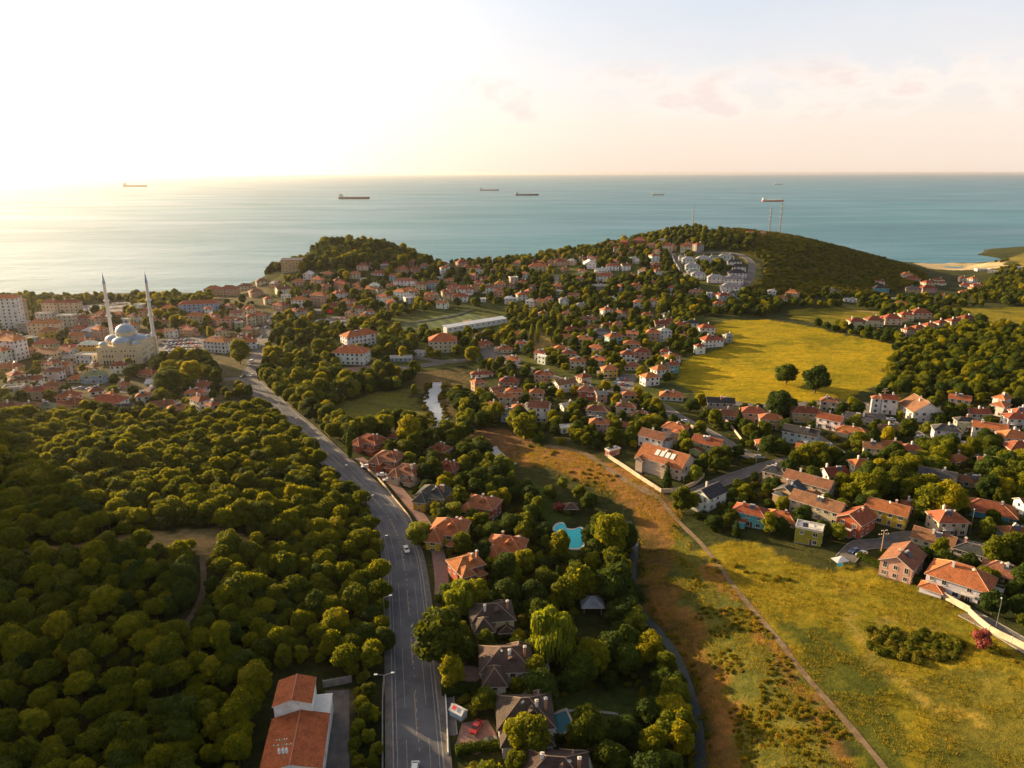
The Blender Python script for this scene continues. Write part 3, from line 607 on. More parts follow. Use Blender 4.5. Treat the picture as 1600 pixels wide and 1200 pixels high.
def build_plants():
    GRP = {'pine_tree': 'stone pines of the wood beside the road', 'broadleaf_tree': 'leafy trees among the houses', 'dense_tree': 'dark dense trees among the gardens', 'lime_tree': 'yellow-green trees among the gardens',
           'cypress_tree': 'slim cypresses among the houses', 'poplar_tree': 'poplars on the slope', 'conifer_tree': 'conifers in the villa gardens', 'willow_tree': 'willows in the villa gardens', 'plum_tree': 'red-leaved plum trees', 'bush': 'bushes on the hill and field edges', 'shrub': 'golden shrubs beside the track and stream'}
    LAB = {'pine_tree': ('round-crowned green pine standing in {}', 'pine tree'), 'broadleaf_tree': ('leafy green tree with an uneven crown in {}', 'tree'), 'dense_tree': ('dark green dense tree in {}', 'tree'), 'lime_tree': ('bright yellow-green tree in {}', 'tree'),
           'cypress_tree': ('slim dark column-shaped cypress in {}', 'cypress'), 'poplar_tree': ('tall slim yellow-green poplar in {}', 'poplar'), 'conifer_tree': ('cone-shaped dark conifer in {}', 'conifer'), 'willow_tree': ('weeping yellow-green willow with hanging strands in {}', 'willow'), 'plum_tree': ('small tree with dark red leaves in {}', 'tree'), 'bush': ('low rounded green bush on {}', 'bush'), 'shrub': ('low golden-green shrub on {}', 'shrub')}
    for kind, lst in PLANTS.items():
        if not lst: continue
        src = None; vars_ = KINDS_[kind]
        if kind == 'tuft': ind, rest = [], lst
        else:
            def key(p):
                u, v, d = proj(p[0], p[1], p[2] + 4); vis = 0 <= u <= 1600 and v <= 1210
                return (0 if p[7].startswith('!') else 1, 0 if vis else 1, d / p[3])
            lst = sorted(lst, key=key); nmax = 290 if kind not in ('bush', 'shrub') else 250; ind, rest = lst[:nmax], lst[nmax:]
        protos = {}
        for x, y, z, s, vi, rz, zs, zone in ind:
            crown, trunk = vars_[vi]
            if trunk is None: r = link(kind, crown, None, loc=(x, y, z), rz=rz, scale=(s * (.88 + .3 * (rz % 1)), s, s * zs)); crown_o = r
            else:
                r = link(kind, None, None, loc=(x, y, z), rz=rz, scale=(s * (.88 + .3 * (rz % 1)), s, s * zs)); crown_o = link('crown', crown, r); link('trunk', trunk, r)
            protos.setdefault(vi, crown_o)
            if zone.startswith('!'): tag(r, zone[1:], LAB[kind][1])
            else:
                z_ = ZN.get(zone, zone); tag(r, LAB[kind][0].format(z_), LAB[kind][1], GRP[kind] + ', ' + z_)
        if len(rest) > 0:
            if kind == 'tuft': protos = None
            stuff(kind, rest, vars_, protos)
ZN = {}
def stuff(kind, rest, vars_, protos):
    """everything past the individuals of a kind: one object that repeats the crowns of that kind"""
    a = np.array([p[:8 - 1] for p in rest], float)
    if kind == 'tuft':
        VV = []
        for x, y, z, s, vi, rz, zs in a:
            q = TUFTV[int(vi)]; c_, s_ = math.cos(rz), math.sin(rz); VV.append(np.stack([x + s * (q[:, 0] * c_ - q[:, 1] * s_), y + s * (q[:, 0] * s_ + q[:, 1] * c_), z + s * q[:, 2]], 1))
        VV = np.concatenate(VV); tag(link('grass_tufts', npmesh('grass_tufts', VV, np.arange(len(VV)).reshape(-1, 3), ['tuft'])), 'tufts of tall dry and green grass in the near field', 'grass', kind='stuff'); return
    me = bpy.data.meshes.new(kind + '_mass'); me.vertices.add(len(a)); me.vertices.foreach_set('co', a[:, :3].astype(np.float32).ravel())
    sv = me.attributes.new('scl', 'FLOAT_VECTOR', 'POINT'); sv.data.foreach_set('vector', np.stack([a[:, 3] * (.88 + .3 * (a[:, 5] % 1)), a[:, 3], a[:, 3] * a[:, 6]], 1).astype(np.float32).ravel())
    for nm, ty, d in (('rot', 'FLOAT', a[:, 5]), ('idx', 'INT', a[:, 4])):
        at = me.attributes.new(nm, ty, 'POINT'); at.data.foreach_set('value', d.astype(np.int32 if ty == 'INT' else np.float32))
    nm = {'pine_tree': 'pine_forest', 'broadleaf_tree': 'broadleaf_trees', 'bush': 'scrub', 'shrub': 'shrubs', 'tuft': 'grass_tufts', 'dense_tree': 'dense_trees', 'lime_tree': 'lime_trees'}.get(kind, kind + '_mass')
    ob = link(nm, me)
    tag(ob, {'pine_tree': 'dense forest of round pine crowns covering the hillsides', 'broadleaf_tree': 'leafy green woods and garden trees spread across the town', 'bush': 'dark green scrub covering the headland hill', 'shrub': 'golden shrubs along the dry bank and track',
             'tuft': 'tufts of tall dry and green grass in the fields', 'dense_tree': 'dark green woods around the far houses', 'lime_tree': 'yellow-green trees scattered through the far gardens'}.get(kind, 'far plants of one kind'), 'vegetation', kind='stuff')
    g = bpy.data.node_groups.new(nm, 'GeometryNodeTree'); g.interface.new_socket('Geometry', in_out='INPUT', socket_type='NodeSocketGeometry'); g.interface.new_socket('Geometry', in_out='OUTPUT', socket_type='NodeSocketGeometry')
    gi = g.nodes.new('NodeGroupInput'); go = g.nodes.new('NodeGroupOutput'); jn = g.nodes.new('GeometryNodeJoinGeometry')
    for vi in range(len(vars_)):
        if protos and vi in protos: src = protos[vi]
        elif protos: src = list(protos.values())[0]
        else:
            x, y, z = a[vi, :3]; src = link('grass_tuft', vars_[vi][0], None, loc=(x + .5, y, z)); tag(src, 'single tuft of dry grass in the near field', 'grass', 'single grass tufts in the near field')
        oi = g.nodes.new('GeometryNodeObjectInfo'); oi.inputs['Object'].default_value = src; oi.inputs['As Instance'].default_value = True; oi.transform_space = 'ORIGINAL'
        g.links.new(oi.outputs['Geometry'], jn.inputs[0])
    ip = g.nodes.new('GeometryNodeInstanceOnPoints'); g.links.new(gi.outputs[0], ip.inputs['Points']); g.links.new(jn.outputs[0], ip.inputs['Instance']); ip.inputs['Pick Instance'].default_value = True
    def attr(n_, ty): x_ = g.nodes.new('GeometryNodeInputNamedAttribute'); x_.data_type = ty; x_.inputs[0].default_value = n_; return x_.outputs[0]
    g.links.new(attr('idx', 'INT'), ip.inputs['Instance Index']); g.links.new(attr('scl', 'FLOAT_VECTOR'), ip.inputs['Scale'])
    cx = g.nodes.new('ShaderNodeCombineXYZ'); g.links.new(attr('rot', 'FLOAT'), cx.inputs[2]); g.links.new(cx.outputs[0], ip.inputs['Rotation'])
    g.links.new(ip.outputs[0], go.inputs[0]); md = ob.modifiers.new('spread', 'NODES'); md.node_group = g
# ------------------------------------------------------------------ houses
WALL = {'W': ((.77, .74, .69), 'white'), 'C': ((.6, .49, .34), 'cream'), 'P': ((.56, .33, .25), 'pink'), 'Y': ((.52, .36, .04), 'yellow'), 'O': ((.46, .31, .16), 'ochre'), 'B': ((.34, .46, .54), 'pale blue'), 'T': ((.10, .40, .44), 'turquoise'),
        'G': ((.33, .38, .19), 'pale green'), 'L': ((.30, .28, .04), 'olive'), 'R': ((.38, .10, .05), 'brick-red'), 'S': ((.33, .32, .30), 'grey'), 'K': ((.52, .33, .2), 'peach')}
ROOF = {'o': ((.44, .15, .055), 'orange-tiled'), 'r': ((.30, .085, .042), 'red-tiled'), 'b': ((.25, .11, .06), 'brown-tiled'), 'd': ((.06, .06, .065), 'dark grey'), 'w': ((.6, .59, .56), 'white'), 'g': ((.22, .27, .13), 'green'), 's': ((.32, .31, .3), 'pale grey')}
TYPE = {'h': 'hipped', 'g': 'gabled', 'f': 'flat', 'x': 'many-gabled'}
def roof_block(w, d, kind, rise, o=0.55, t=0.2, cap=True):
    """roof over a w by d block, ridge along x, eaves at z = 0"""
    mb = MB(); X_, Y_ = w / 2 + o, d / 2 + o; e = -o * rise / (d / 2)
    if kind == 'f':
        mb.box(-w / 2 - .12, -d / 2 - .12, -.05, w / 2 + .12, d / 2 + .12, .18, 1); mb.box(-w / 2 + .2, -d / 2 + .2, .18, w / 2 - .2, d / 2 - .2, .2, 0)
        for a in ((-w / 2 - .12, -d / 2 - .12, w / 2 + .12, -d / 2 + .12), (-w / 2 - .12, d / 2 - .12, w / 2 + .12, d / 2 + .12)): mb.box(a[0], a[1], .185, a[2], a[3], .7, 1)
        for s_ in (-1, 1): mb.box(s_ * w / 2 - .12, -d / 2 + .12, .185, s_ * w / 2 + .12, d / 2 - .12, .7, 1)
        return mb
    r = 0 if kind == 'g' else min(d / 2, w / 2 - .3); rx = X_ if kind == 'g' else max(w / 2 - r, .15)
    top = [(-X_, -Y_, e), (X_, -Y_, e), (X_, Y_, e), (-X_, Y_, e), (-rx, 0, rise), (rx, 0, rise)]
    fs = [(0, 1, 5, 4), (2, 3, 4, 5)] + ([] if kind == 'g' else [(1, 2, 5), (3, 0, 4)])
    mb.add(top, fs, 0); bot = [(x, y, z - t) for x, y, z in top]; mb.add(bot, [tuple(reversed(f)) for f in fs], 1)
    al = top + bot
    if kind == 'g': ed = [(0, 1), (2, 3), (1, 5), (5, 2), (3, 4), (4, 0)]
    else: ed = [(0, 1), (1, 2), (2, 3), (3, 0)]
    mb.add(al, [(b, a, a + 6, b + 6) for a, b in ed], 1)
    if cap:
        T = [Vector(p) + Vector((0, 0, .03)) for p in top]; L_ = [(4, 5)] + ([] if kind == 'g' else [(0, 4), (3, 4), (1, 5), (2, 5)])
        for a, b in L_: mb.tube(T[a], T[b], .13, n=5, m=2)
    return mb
WINCACHE = {}
def window_mesh(w, h, lod):
    k = (round(w, 1), round(h, 1), lod)
    if k not in WINCACHE:
        mb = MB(); a, b, f = w / 2, h / 2, .11
        for q in ((-a - f, -b - f, a + f, -b), (-a - f, b, a + f, b + f), (-a - f, -b, -a, b), (a, -b, a + f, b)): mb.box(q[0], -.07, q[1], q[2], .01, q[3], 0)
        if lod > 1: mb.box(-.03, -.05, -b, .03, .01, b, 0)
        mb.box(-a - f - .06, -.16, -b - f - .07, a + f + .06, .01, -b - f - .005, 0); g = MB(); g.add([(-a, -.02, -b), (a, -.02, -b), (a, -.02, b), (-a, -.02, b)], [(0, 1, 2, 3)], 0)
        if lod > 1: WINCACHE[k] = (mb.mesh('window', 'trim'), g.mesh('pane', 'glass'), g.mesh('pane', 'glassy'))
        else: mb.add([(-a, -.02, -b), (a, -.02, -b), (a, -.02, b), (-a, -.02, b)], [(0, 1, 2, 3)], 1); WINCACHE[k] = (mb.mesh('window', ['trim', 'glass']), None, None)
    return WINCACHE[k]
def windows(root, w, d, h, st, lod, cx=0, cy=0, faces=(0, 1, 2, 3), rnd=random, gap=3.2, wh=1.35, z0=0):
    for fi in faces:
        ln = w if fi % 2 == 0 else d; off = d / 2 if fi % 2 == 0 else w / 2; n = max(1, min(int(ln / gap), 9)); a = fi * math.pi / 2
        for s_ in range(st):
            for i in range(n):
                if rnd.random() < .1: continue
                u = (i + .5) / n * ln - ln / 2; z = z0 + h / st * (s_ + .55); ww = rnd.choice((1.1, 1.1, 1.5))
                lx, ly = u, -off - .005; X_ = lx * math.cos(a) - ly * math.sin(a); Y_ = lx * math.sin(a) + ly * math.cos(a)
                m, p1, p2 = window_mesh(ww, wh if rnd.random() > .12 else 1.9, lod)
                o = link('window', m, root, loc=(cx + X_, cy + Y_, z), rz=a)
                if p1: link('pane', rnd.choice((p1, p1, p2)), o)
CHIM = {}
def chimney(parent, x, y, z, h=1.3, s=.35, white=False):
    k = (h, s, white)
    if k not in CHIM:
        mb = MB(); mb.box(-s, -s, -1.2, s, s, h, 0); mb.box(-s - .1, -s - .1, h + .003, s + .1, s + .1, h + .15, 1); mb.box(-s * .5, -s * .5, h + .153, s * .5, s * .5, h + .45, 1); CHIM[k] = mb.mesh('chimney', ['white' if white else 'brick', 'trim'])
    link('chimney', CHIM[k], parent, loc=(x, y, z))
def solar_mesh():
    mb = MB(); mb.add([(-.9, -1, .25), (.9, -1, .25), (.9, .6, 1.1), (-.9, .6, 1.1)], [(0, 1, 2, 3)], 0); mb.add([(-.9, -1, .2), (.9, -1, .2), (.9, .6, 1.04), (-.9, .6, 1.04)], [(3, 2, 1, 0)], 2)
    for x in (-.8, .8): mb.tube((x, .6, -.6), (x, .6, 1.2), .05, m=2); mb.tube((x, -1, -.6), (x, -1, .25), .05, m=2)
    mb.tube((-.95, .75, 1.3), (.95, .75, 1.3), .32, n=10, m=1); return mb.mesh('water_heater', ['solar', 'tank', 'metal'])
SOLAR = solar_mesh()
def dish_mesh():
    mb = MB(); mb.tube((0, 0, 0), (0, 0, .9), .05, m=0); n = 10; o = len(mb.v)
    mb.v.append((0, -.05, .9)); mb.v += [(.45 * math.cos(i * .6283), -.22, .95 + .45 * math.sin(i * .6283)) for i in range(n)]
    for i in range(n): mb.f.append((o, o + 1 + i, o + 1 + (i + 1) % n)); mb.m.append(1)
    return mb.mesh('satellite_dish', ['metal', 'tank'])
DISH = dish_mesh()
def balcony(root, x, y, z, w, dd, a=0.0, white=True, post=False):
    mb = MB(); mb.box(-w / 2, -dd, -.15, w / 2, 0, 0, 0)
    for q in ((-w / 2, -dd, w / 2, -dd + .06), (-w / 2, -dd + .06, -w / 2 + .06, 0), (w / 2 - .06, -dd + .06, w / 2, 0)): mb.box(q[0], q[1], .88, q[2], q[3], .96, 0)
    n = int(w / .35)
    for i in range(n + 1): mb.box(-w / 2 + i * (w - .05) / n, -dd + .01, .002, -w / 2 + i * (w - .05) / n + .05, -dd + .05, .878, 0)
    if post:
        for s_ in (-1, 1): mb.box(s_ * (w / 2 - .15) - .1, -dd + .1, -3.1, s_ * (w / 2 - .15) + .1, -dd + .3, -.152, 0)
    link('balcony', mb.mesh('balcony', 'trim'), root, loc=(x, y, z), rz=a)
def block(root, cx, cy, w, d, h, kind, rise, wc, rc, ax=0.0, o=.55, cap=True, bot=-1.5, trimcol='trim'):
    mb = MB(); mb.box(-w / 2, -d / 2, bot, w / 2, d / 2, h, 0)
    mb.box(-w / 2 - .05, -d / 2 - .05, bot, w / 2 + .05, d / 2 + .05, .35, 1)
    if kind == 'g':
        for s_ in (-1, 1): mb.add([(s_ * w / 2, -d / 2, h - .01), (s_ * w / 2, d / 2, h - .01), (s_ * w / 2, 0, h + rise - .12)], [(0, 1, 2) if s_ > 0 else (2, 1, 0)], 0)
    wl = link('wall', mb.mesh('wall', ['wall', 'concrete']), root, wc, (cx, cy, 0), ax)
    rf = link('roof', roof_block(w, d, kind, rise, o, cap=cap).mesh('roof', ['roof', trimcol, 'ridge']), root, rc, (cx, cy, h + .02), ax)
    return wl, rf
def f_ridge(t, b):
    c = mixc(t, .35, t.nodes.new('ShaderNodeObjectInfo').outputs['Color'], (.6, .42, .3)); L(t, c, b.inputs['Base Color'])
M['ridge'] = mat('ridge_caps', f_ridge, rough=.85)
HSET = []; SIZES = []; MASS = MB(); MASSC = []
def mass_house(x, y, z, w, d, h, a, kind, rise, wc, rc, st):
    m = MB(); m.box(-w / 2, -d / 2, -1.5, w / 2, d / 2, h, 0)
    if kind == 'g':
        for s_ in (-1, 1): m.add([(s_ * w / 2, -d / 2, h - .01), (s_ * w / 2, d / 2, h - .01), (s_ * w / 2, 0, h + rise - .12)], [(0, 1, 2) if s_ > 0 else (2, 1, 0)], 0)
    nw = len(m.f); rb = roof_block(w, d, kind, rise, .5, cap=False); m.add([(p[0], p[1], p[2] + h + .02) for p in rb.v], rb.f, 1); tr = [nw + i for i, k in enumerate(rb.m) if k]
    for i in tr: m.m[i] = 2
    m.box(w * .2, -.1, h + rise * .4, w * .2 + .6, .5, h + rise + .8, 2)
    for fi in (0, 1, 3):
        ln = w if fi % 2 == 0 else d; off = (d if fi % 2 == 0 else w) / 2 + .03; n = max(1, int(ln / 3.4)); b = fi * math.pi / 2
        for q in range(st):
            for i in range(n):
                u = (i + .5) / n * ln - ln / 2; zz = h / st * (q + .55); p = [(u - .55, -off, zz - .65), (u + .55, -off, zz - .65), (u + .55, -off, zz + .65), (u - .55, -off, zz + .65)]
                m.add([(k[0] * math.cos(b) - k[1] * math.sin(b), k[0] * math.sin(b) + k[1] * math.cos(b), k[2]) for k in p], [(0, 1, 2, 3)], 3)
    c, s_ = math.cos(a), math.sin(a); o = len(MASS.v); MASS.v += [(x + p[0] * c - p[1] * s_, y + p[0] * s_ + p[1] * c, z + p[2]) for p in m.v]
    MASS.f += [tuple(i + o for i in f) for f in m.f]; MASS.m += m.m
    for f, k in zip(m.f, m.m): MASSC.extend(((rc if k == 1 else wc) + (1,)) * len(f))

def house(px, py, A, k, st, rot, wc, rc, kind, loc, label=None, cat='house', name='house', group=None, rise=None, extra=None):
    rnd = random.Random(int(px * 7 + py * 13)); g = G(px, py, st * 1.4); dep = proj(*g)[2]; s = F / dep; rot = rot or rnd.choice((rnd.uniform(-40, 5), rnd.uniform(-20, 38))); a = R(rot)
    k = k or .75; A = A * (.92 if s > 1.6 and kind != 'x' else 1); w = A / s / (abs(math.cos(a)) + k * abs(math.sin(a))); d = w * k
    if w < d and kind == 'g' and abs(rot) < 46: pass
    ih = 2.9; h = st * ih; rise = rise or (.2 if kind == 'f' else min(w, d) * .5 * rnd.uniform(.5, .68))
    lod = 2 if s > 2.9 else 1
    wcol = tuple(c * rnd.uniform(.92, 1.06) for c in WALL[wc][0]); rv = rnd.uniform(.68, 1.2); rcol = tuple(c * rv * rnd.uniform(.92, 1.08) for c in ROOF[rc][0])
    # ground under the block: the lowest corner
    z = min(float(zt(g.x + i * w * .35, g.y + j * d * .35)) for i in (-1, 0, 1) for j in (-1, 0, 1))
    e = 1.6; c_, s_ = math.cos(a), math.sin(a); R2 = lambda u, v: (g.x + u * c_ - v * s_, g.y + u * s_ + v * c_)
    rast([R2(-w / 2 - e, -d / 2 - e), R2(w / 2 + e, -d / 2 - e), R2(w / 2 + e, d / 2 + e), R2(-w / 2 - e, d / 2 + e)])
    vd = np.array([g.x, g.y]); vd = -vd / np.hypot(*vd); ext = min(16, (h + 1) / max(.12, (140 - z) / math.hypot(g.x, g.y)) * .42); n_ = np.array([-vd[1], vd[0]]) * w * .42; c0 = np.array([g.x, g.y]) + vd * d * .4
    rast([c0 - n_, c0 + n_, c0 + n_ + vd * ext, c0 - n_ + vd * ext]); HSET.append(g)
    if cat == 'house' and not group and label is None: SIZES.append(A)
    if cat == 'house' and not group and label is None and (A < 19.2 or px < 0 or px > 1600): mass_house(g.x, g.y, z, w, d, h, a, kind, rise, wcol, rcol, int(st)); return None
    root = link(name, None, None, loc=(g.x, g.y, z), rz=a)
    size = ('small ' if A / s < 9.5 else 'large ' if A / s > 19 else '') ; stw = {1: 'one-storey ', 2: '', 3: 'three-storey ', 4: 'four-storey ', 5: 'five-storey ', 6: 'six-storey '}.get(int(st), '')
    if label is None: label = f"{size}{WALL[wc][1]} {stw}{'house' if cat == 'house' else cat} with {ROOF[rc][1]} {TYPE[kind]} roof {loc}".replace('dark grey flat roof', 'grey flat roof')
    tag(root, label, cat, group)
    mk = 'h' if kind == 'x' else kind; wa, rf = block(root, 0, 0, w, d, h, mk, rise, wcol, rcol, cap=s > 2.2)
    ho = .55
    if kind == 'x':
        ww, wd = w * .42, d * .62; wy = -d / 2 - wd * .18; rise2 = rise * .85
        block(root, -w * .24, wy, wd, ww, h - .35, 'h', rise2, wcol, rcol, ax=math.pi / 2); block(root, w * .28, d * .34, wd * .9, ww * .9, h - .6, 'h', rise2 * .9, wcol, rcol, ax=-math.pi / 2)
        block(root, w * .3, -d / 2 - wd * .1, wd * .5, ww * .8, h * .55, 'h', rise2 * .5, wcol, rcol, ax=math.pi / 2)
        windows(root, ww, wd, h - .35, int(st), lod, -w * .24, wy, (0, 1, 3), rnd)
        dm = MB(); dm.box(-.9, -.9, -1.2, .9, .9, .5, 0); dm.add([(-1.1, -1.1, .5), (1.1, -1.1, .5), (1.1, 1.1, .5), (-1.1, 1.1, .5), (0, -1.1, 1.2), (0, 1.1, 1.2)], [(0, 4, 5, 3), (1, 2, 5, 4), (0, 1, 4), (2, 3, 5)], 1)
        link('dormer', dm.mesh('dormer', ['wall', 'roof']), rf, rcol, loc=(w * .12, -d * .24, rise * .5))
    if s > 1.2:
        fc = (0, 1, 2, 3) if s > 2.2 else (0, 1, 3)
        windows(root, w, d, h, int(st), lod, 0, 0, fc, rnd, gap=3.0 if s > 2 else 3.6)
    elif s > .6: windows(root, w, d, h, int(st), 1, 0, 0, (0,), rnd, gap=3.6)
    if s > 1.2 and kind != 'f': 
        chimney(rf, w * rnd.uniform(-.3, .3), d * rnd.uniform(-.2, .25), rise * .62 + .35, white=wc in 'WBC')
        if kind == 'x': chimney(rf, w * .38, -d * .1, rise * .5, 2.2)
    if s > 1.5 and rnd.random() < .45 and kind != 'x' and extra is None: link('water_heater', SOLAR, rf, loc=(w * rnd.uniform(-.2, .2), -d * .2, rise * .55 if kind != 'f' else .3), rz=rnd.uniform(-.3, .3))
    if s > 2.2 and rnd.random() < .7: link('satellite_dish', DISH, rf, loc=(w * rnd.uniform(-.25, .25), -d * .1, (rise * .72) if kind != 'f' else .2), rz=rnd.uniform(-.8, .8))
    if s > 1.4 and kind in 'hg' and st < 4 and min(w, d) > 6 and extra is None and rnd.random() < .55:
        sx = rnd.choice((-1, 1)); ew, ed = w * rnd.uniform(.32, .45), rnd.uniform(2.2, 3.6); eh = ih if st > 1 and rnd.random() < .6 else h - .5; er = .9
        if rnd.random() < .5: block(root, sx * w * .24, -d / 2 - ed / 2 + .3, ed, ew, eh, 'h' if kind == 'h' else 'g', er, wcol, rcol, ax=math.pi / 2, o=.35, cap=False)
        else: block(root, sx * (w / 2 + ed / 2 - .3), d * .08, ed, d * .6, eh, 'f' if rnd.random() < .5 else 'h', .8 if eh else .2, wcol, rcol, o=.3, cap=False)
    if lod > 1:
        db = MB(); db.box(-.5, -.06, 0, .5, .01, 2.1, 0); db.box(-.62, -.04, 0, -.503, .012, 2.2, 1); db.box(.503, -.04, 0, .62, .012, 2.2, 1); dd = link('door', db.mesh('door', ['door', 'trim']), root, loc=(w * .12, -d / 2 - .004, .36))
        hb = MB(); hb.tube((.38, -.08, 1.0), (.38, -.14, 1.0), .04); link('handle', hb.mesh('handle', 'metal'), dd)
    if s > 1.6 and st >= 2 and rnd.random() < .5 and kind != 'x': balcony(root, w * rnd.choice((-.22, .2)), -d / 2, ih + .1, min(3.6, w * .4), 1.3)
    if extra: extra(root, w, d, h, rise, rf, wcol, rcol)
    return root
def cluster(loc, rows, **kw):
    for r in rows: house(*r[:9], loc, *(r[9:] if len(r) > 9 else ()), **kw)
cluster('by the seafront west of the mosque', [
 (12, 489, 44, .5, 9, 8, 'W', 'o', 'h', 'tall white apartment tower with ochre balconies at the seafront', 'tower block'), (34, 489, 15, .8, 8, 0, 'K', 'o', 'h', 'narrow peach apartment block behind the white tower', 'apartment block'),
 (84, 484, 34, .5, 5, 0, 'C', 'r', 'h', None, 'apartment block'), (112, 484, 32, .5, 5, 5, 'C', 'r', 'h', None, 'apartment block'), (72, 494, 28, .5, 2, 5, 'W', 'w', 'f'), (72, 515, 52, .4, 4, -4, 'C', 'o', 'h', None, 'apartment block'),
 (106, 503, 26, .6, 4, 0, 'C', 's', 'f', None, 'apartment block'), (130, 503, 28, .7, 3, 4, 'P', 'r', 'h'), (78, 524, 26, .8, 3, 8, 'Y', 'o', 'h'), (38, 512, 24, .7, 3, 0, 'S', 's', 'f')])
cluster('west of the mosque', [
 (20, 545, 46, .6, 5, -18, 'W', 'o', 'h', None, 'apartment block'), (4, 556, 26, .8, 3, -18, 'W', 'o', 'h'), (72, 541, 36, .6, 2, 5, 'C', 'r', 'h'), (78, 556, 42, .6, 2, -12, 'C', 'b', 'g'), (46, 533, 26, .7, 2, 0, 'B', 's', 'f'),
 (138, 560, 34, .6, 2, -8, 'W', 's', 'f'), (157, 521, 28, .7, 3, 0, 'P', 'o', 'h'), (110, 561, 22, .7, 1, 10, 'S', 's', 'f'), (15, 579, 40, .6, 2, -8, 'Y', 'o', 'h'), (50, 551, 20, .7, 2, 0, 'K', 'o', 'h')])
cluster('beyond the mosque by the sea', [
 (220, 480, 20, .7, 2, 0, 'W', 'w', 'f'), (207, 501, 38, .35, 1, 0, 'W', 'w', 'f'), (186, 492, 20, .6, 1, 0, 'K', 'o', 'h'), (312, 480, 66, .3, 3, 14, 'B', 'r', 'h', 'long pale blue hotel with a red hipped roof near the sea', 'hotel'),
 (334, 456, 26, .7, 3, 5, 'O', 'r', 'h'), (359, 456, 28, .6, 3, 5, 'K', 'r', 'h'), (384, 448, 22, .6, 2, 0, 'C', 'b', 'h'), (400, 458, 24, .7, 2, 0, 'K', 'b', 'h')])
cluster('between the mosque and the main road', [
 (359, 481, 19, .8, 2, 0, 'P', 'r', 'h'), (371, 493, 22, .7, 2, 0, 'C', 'b', 'g'), (392, 486, 20, .8, 2, 0, 'C', 'o', 'h'), (308, 500, 34, .6, 3, -8, 'C', 'o', 'h'), (337, 503, 22, .7, 2, 0, 'P', 'o', 'h'), (357, 505, 19, .8, 3, 0, 'P', 'o', 'h'),
 (373, 509, 17, .8, 2, 0, 'G', 's', 'f'), (393, 501, 18, .8, 3, 0, 'C', 'o', 'h'), (407, 499, 17, .8, 3, 0, 'C', 'o', 'h'), (326, 486, 16, .8, 2, 0, 'W', 'o', 'h'), (390, 518, 22, .7, 2, 0, 'O', 'r', 'h'), (345, 520, 18, .7, 2, 0, 'C', 'r', 'h'),
 (342, 540, 48, .55, 3, -16, 'W', 'o', 'h', 'white and brick school block with orange roof beside the mosque car park', 'school'), (186, 515, 18, .7, 2, 0, 'O', 'r', 'h')])
cluster('in front of the mosque', [
 (188, 576, 26, .7, 2, 0, 'W', 'r', 'h'), (85, 585, 30, .6, 2, -5, 'W', 'r', 'h'), (105, 578, 20, .7, 2, 0, 'W', 'w', 'f'), (122, 593, 28, .6, 1, 4, 'G', 'o', 'h'), (150, 591, 34, .6, 2, 8, 'B', 'g', 'h'), (233, 585, 34, .6, 1, 0, 'K', 'r', 'h'), (243, 600, 27, .6, 1, 0, 'W', 'w', 'g'),
 (50, 598, 36, .5, 2, 14, 'W', 'r', 'h'), (22, 611, 32, .7, 2, 14, 'W', 'd', 'f'), (55, 615, 46, .5, 2, 14, 'C', 'r', 'h'), (85, 608, 36, .6, 2, 10, 'P', 'b', 'h'), (318, 604, 34, .6, 1, 0, 'W', 'r', 'h'), (306, 615, 34, .6, 1, 10, 'C', 'o', 'h')])
cluster('at the upper edge of the pine wood', [
 (12, 637, 46, .5, 2, 14, 'W', 'b', 'h'), (50, 640, 34, .6, 2, 14, 'C', 'b', 'h'), (73, 641, 27, .8, 2, 14, 'G', 'g', 'h'), (172, 630, 54, .5, 2, -5, 'W', 'r', 'h'), (186, 640, 44, .5, 1, 12, 'S', 'd', 'g'), (253, 635, 40, .6, 1, 20, 'G', 'b', 'g'), (278, 640, 38, .6, 1, 20, 'K', 'o', 'h')])
cluster('at the foot of the wooded headland', [
 (457, 413, 34, .6, 5, 8, 'O', 'd', 'f', 'tall ochre hotel block standing against the wooded headland', 'hotel'), (424, 421, 42, .3, 2, 5, 'C', 's', 'f', 'long low cream building beside the ochre hotel on the cliff', 'building'), (482, 430, 14, .8, 2, 90, 'W', 'w', 'g'), (442, 454, 25, .7, 2, 0, 'W', 'b', 'g'), (447, 465, 14, .8, 2, 0, 'W', 's', 'f'),
 (409, 440, 21, .7, 2, 0, 'C', 'b', 'h'), (497, 439, 21, .7, 2, 0, 'C', 'o', 'h'), (533, 446, 25, .6, 2, 0, 'K', 'r', 'h'), (531, 461, 25, .6, 2, 0, 'W', 'r', 'h'), (512, 428, 20, .6, 1, 0, 'K', 'o', 'h'), (466, 442, 18, .7, 2, 0, 'K', 'o', 'h'), (510, 450, 18, .7, 2, 0, 'O', 'o', 'h')])
cluster('between the headland and the white school', [
 (500, 469, 31, .6, 4, 0, 'K', 'o', 'h'), (470, 474, 29, .7, 3, -10, 'W', 'o', 'h'), (439, 480, 26, .7, 2, 0, 'P', 'r', 'h'), (521, 480, 34, .5, 1, 0, 'K', 'r', 'h'), (550, 479, 30, .5, 1, 10, 'W', 'o', 'h'), (420, 470, 18, .8, 2, 0, 'C', 'o', 'h'), (577, 472, 20, .7, 1, 0, 'O', 'r', 'h'), (497, 487, 22, .5, 1, 0, 'S', 's', 'f')])
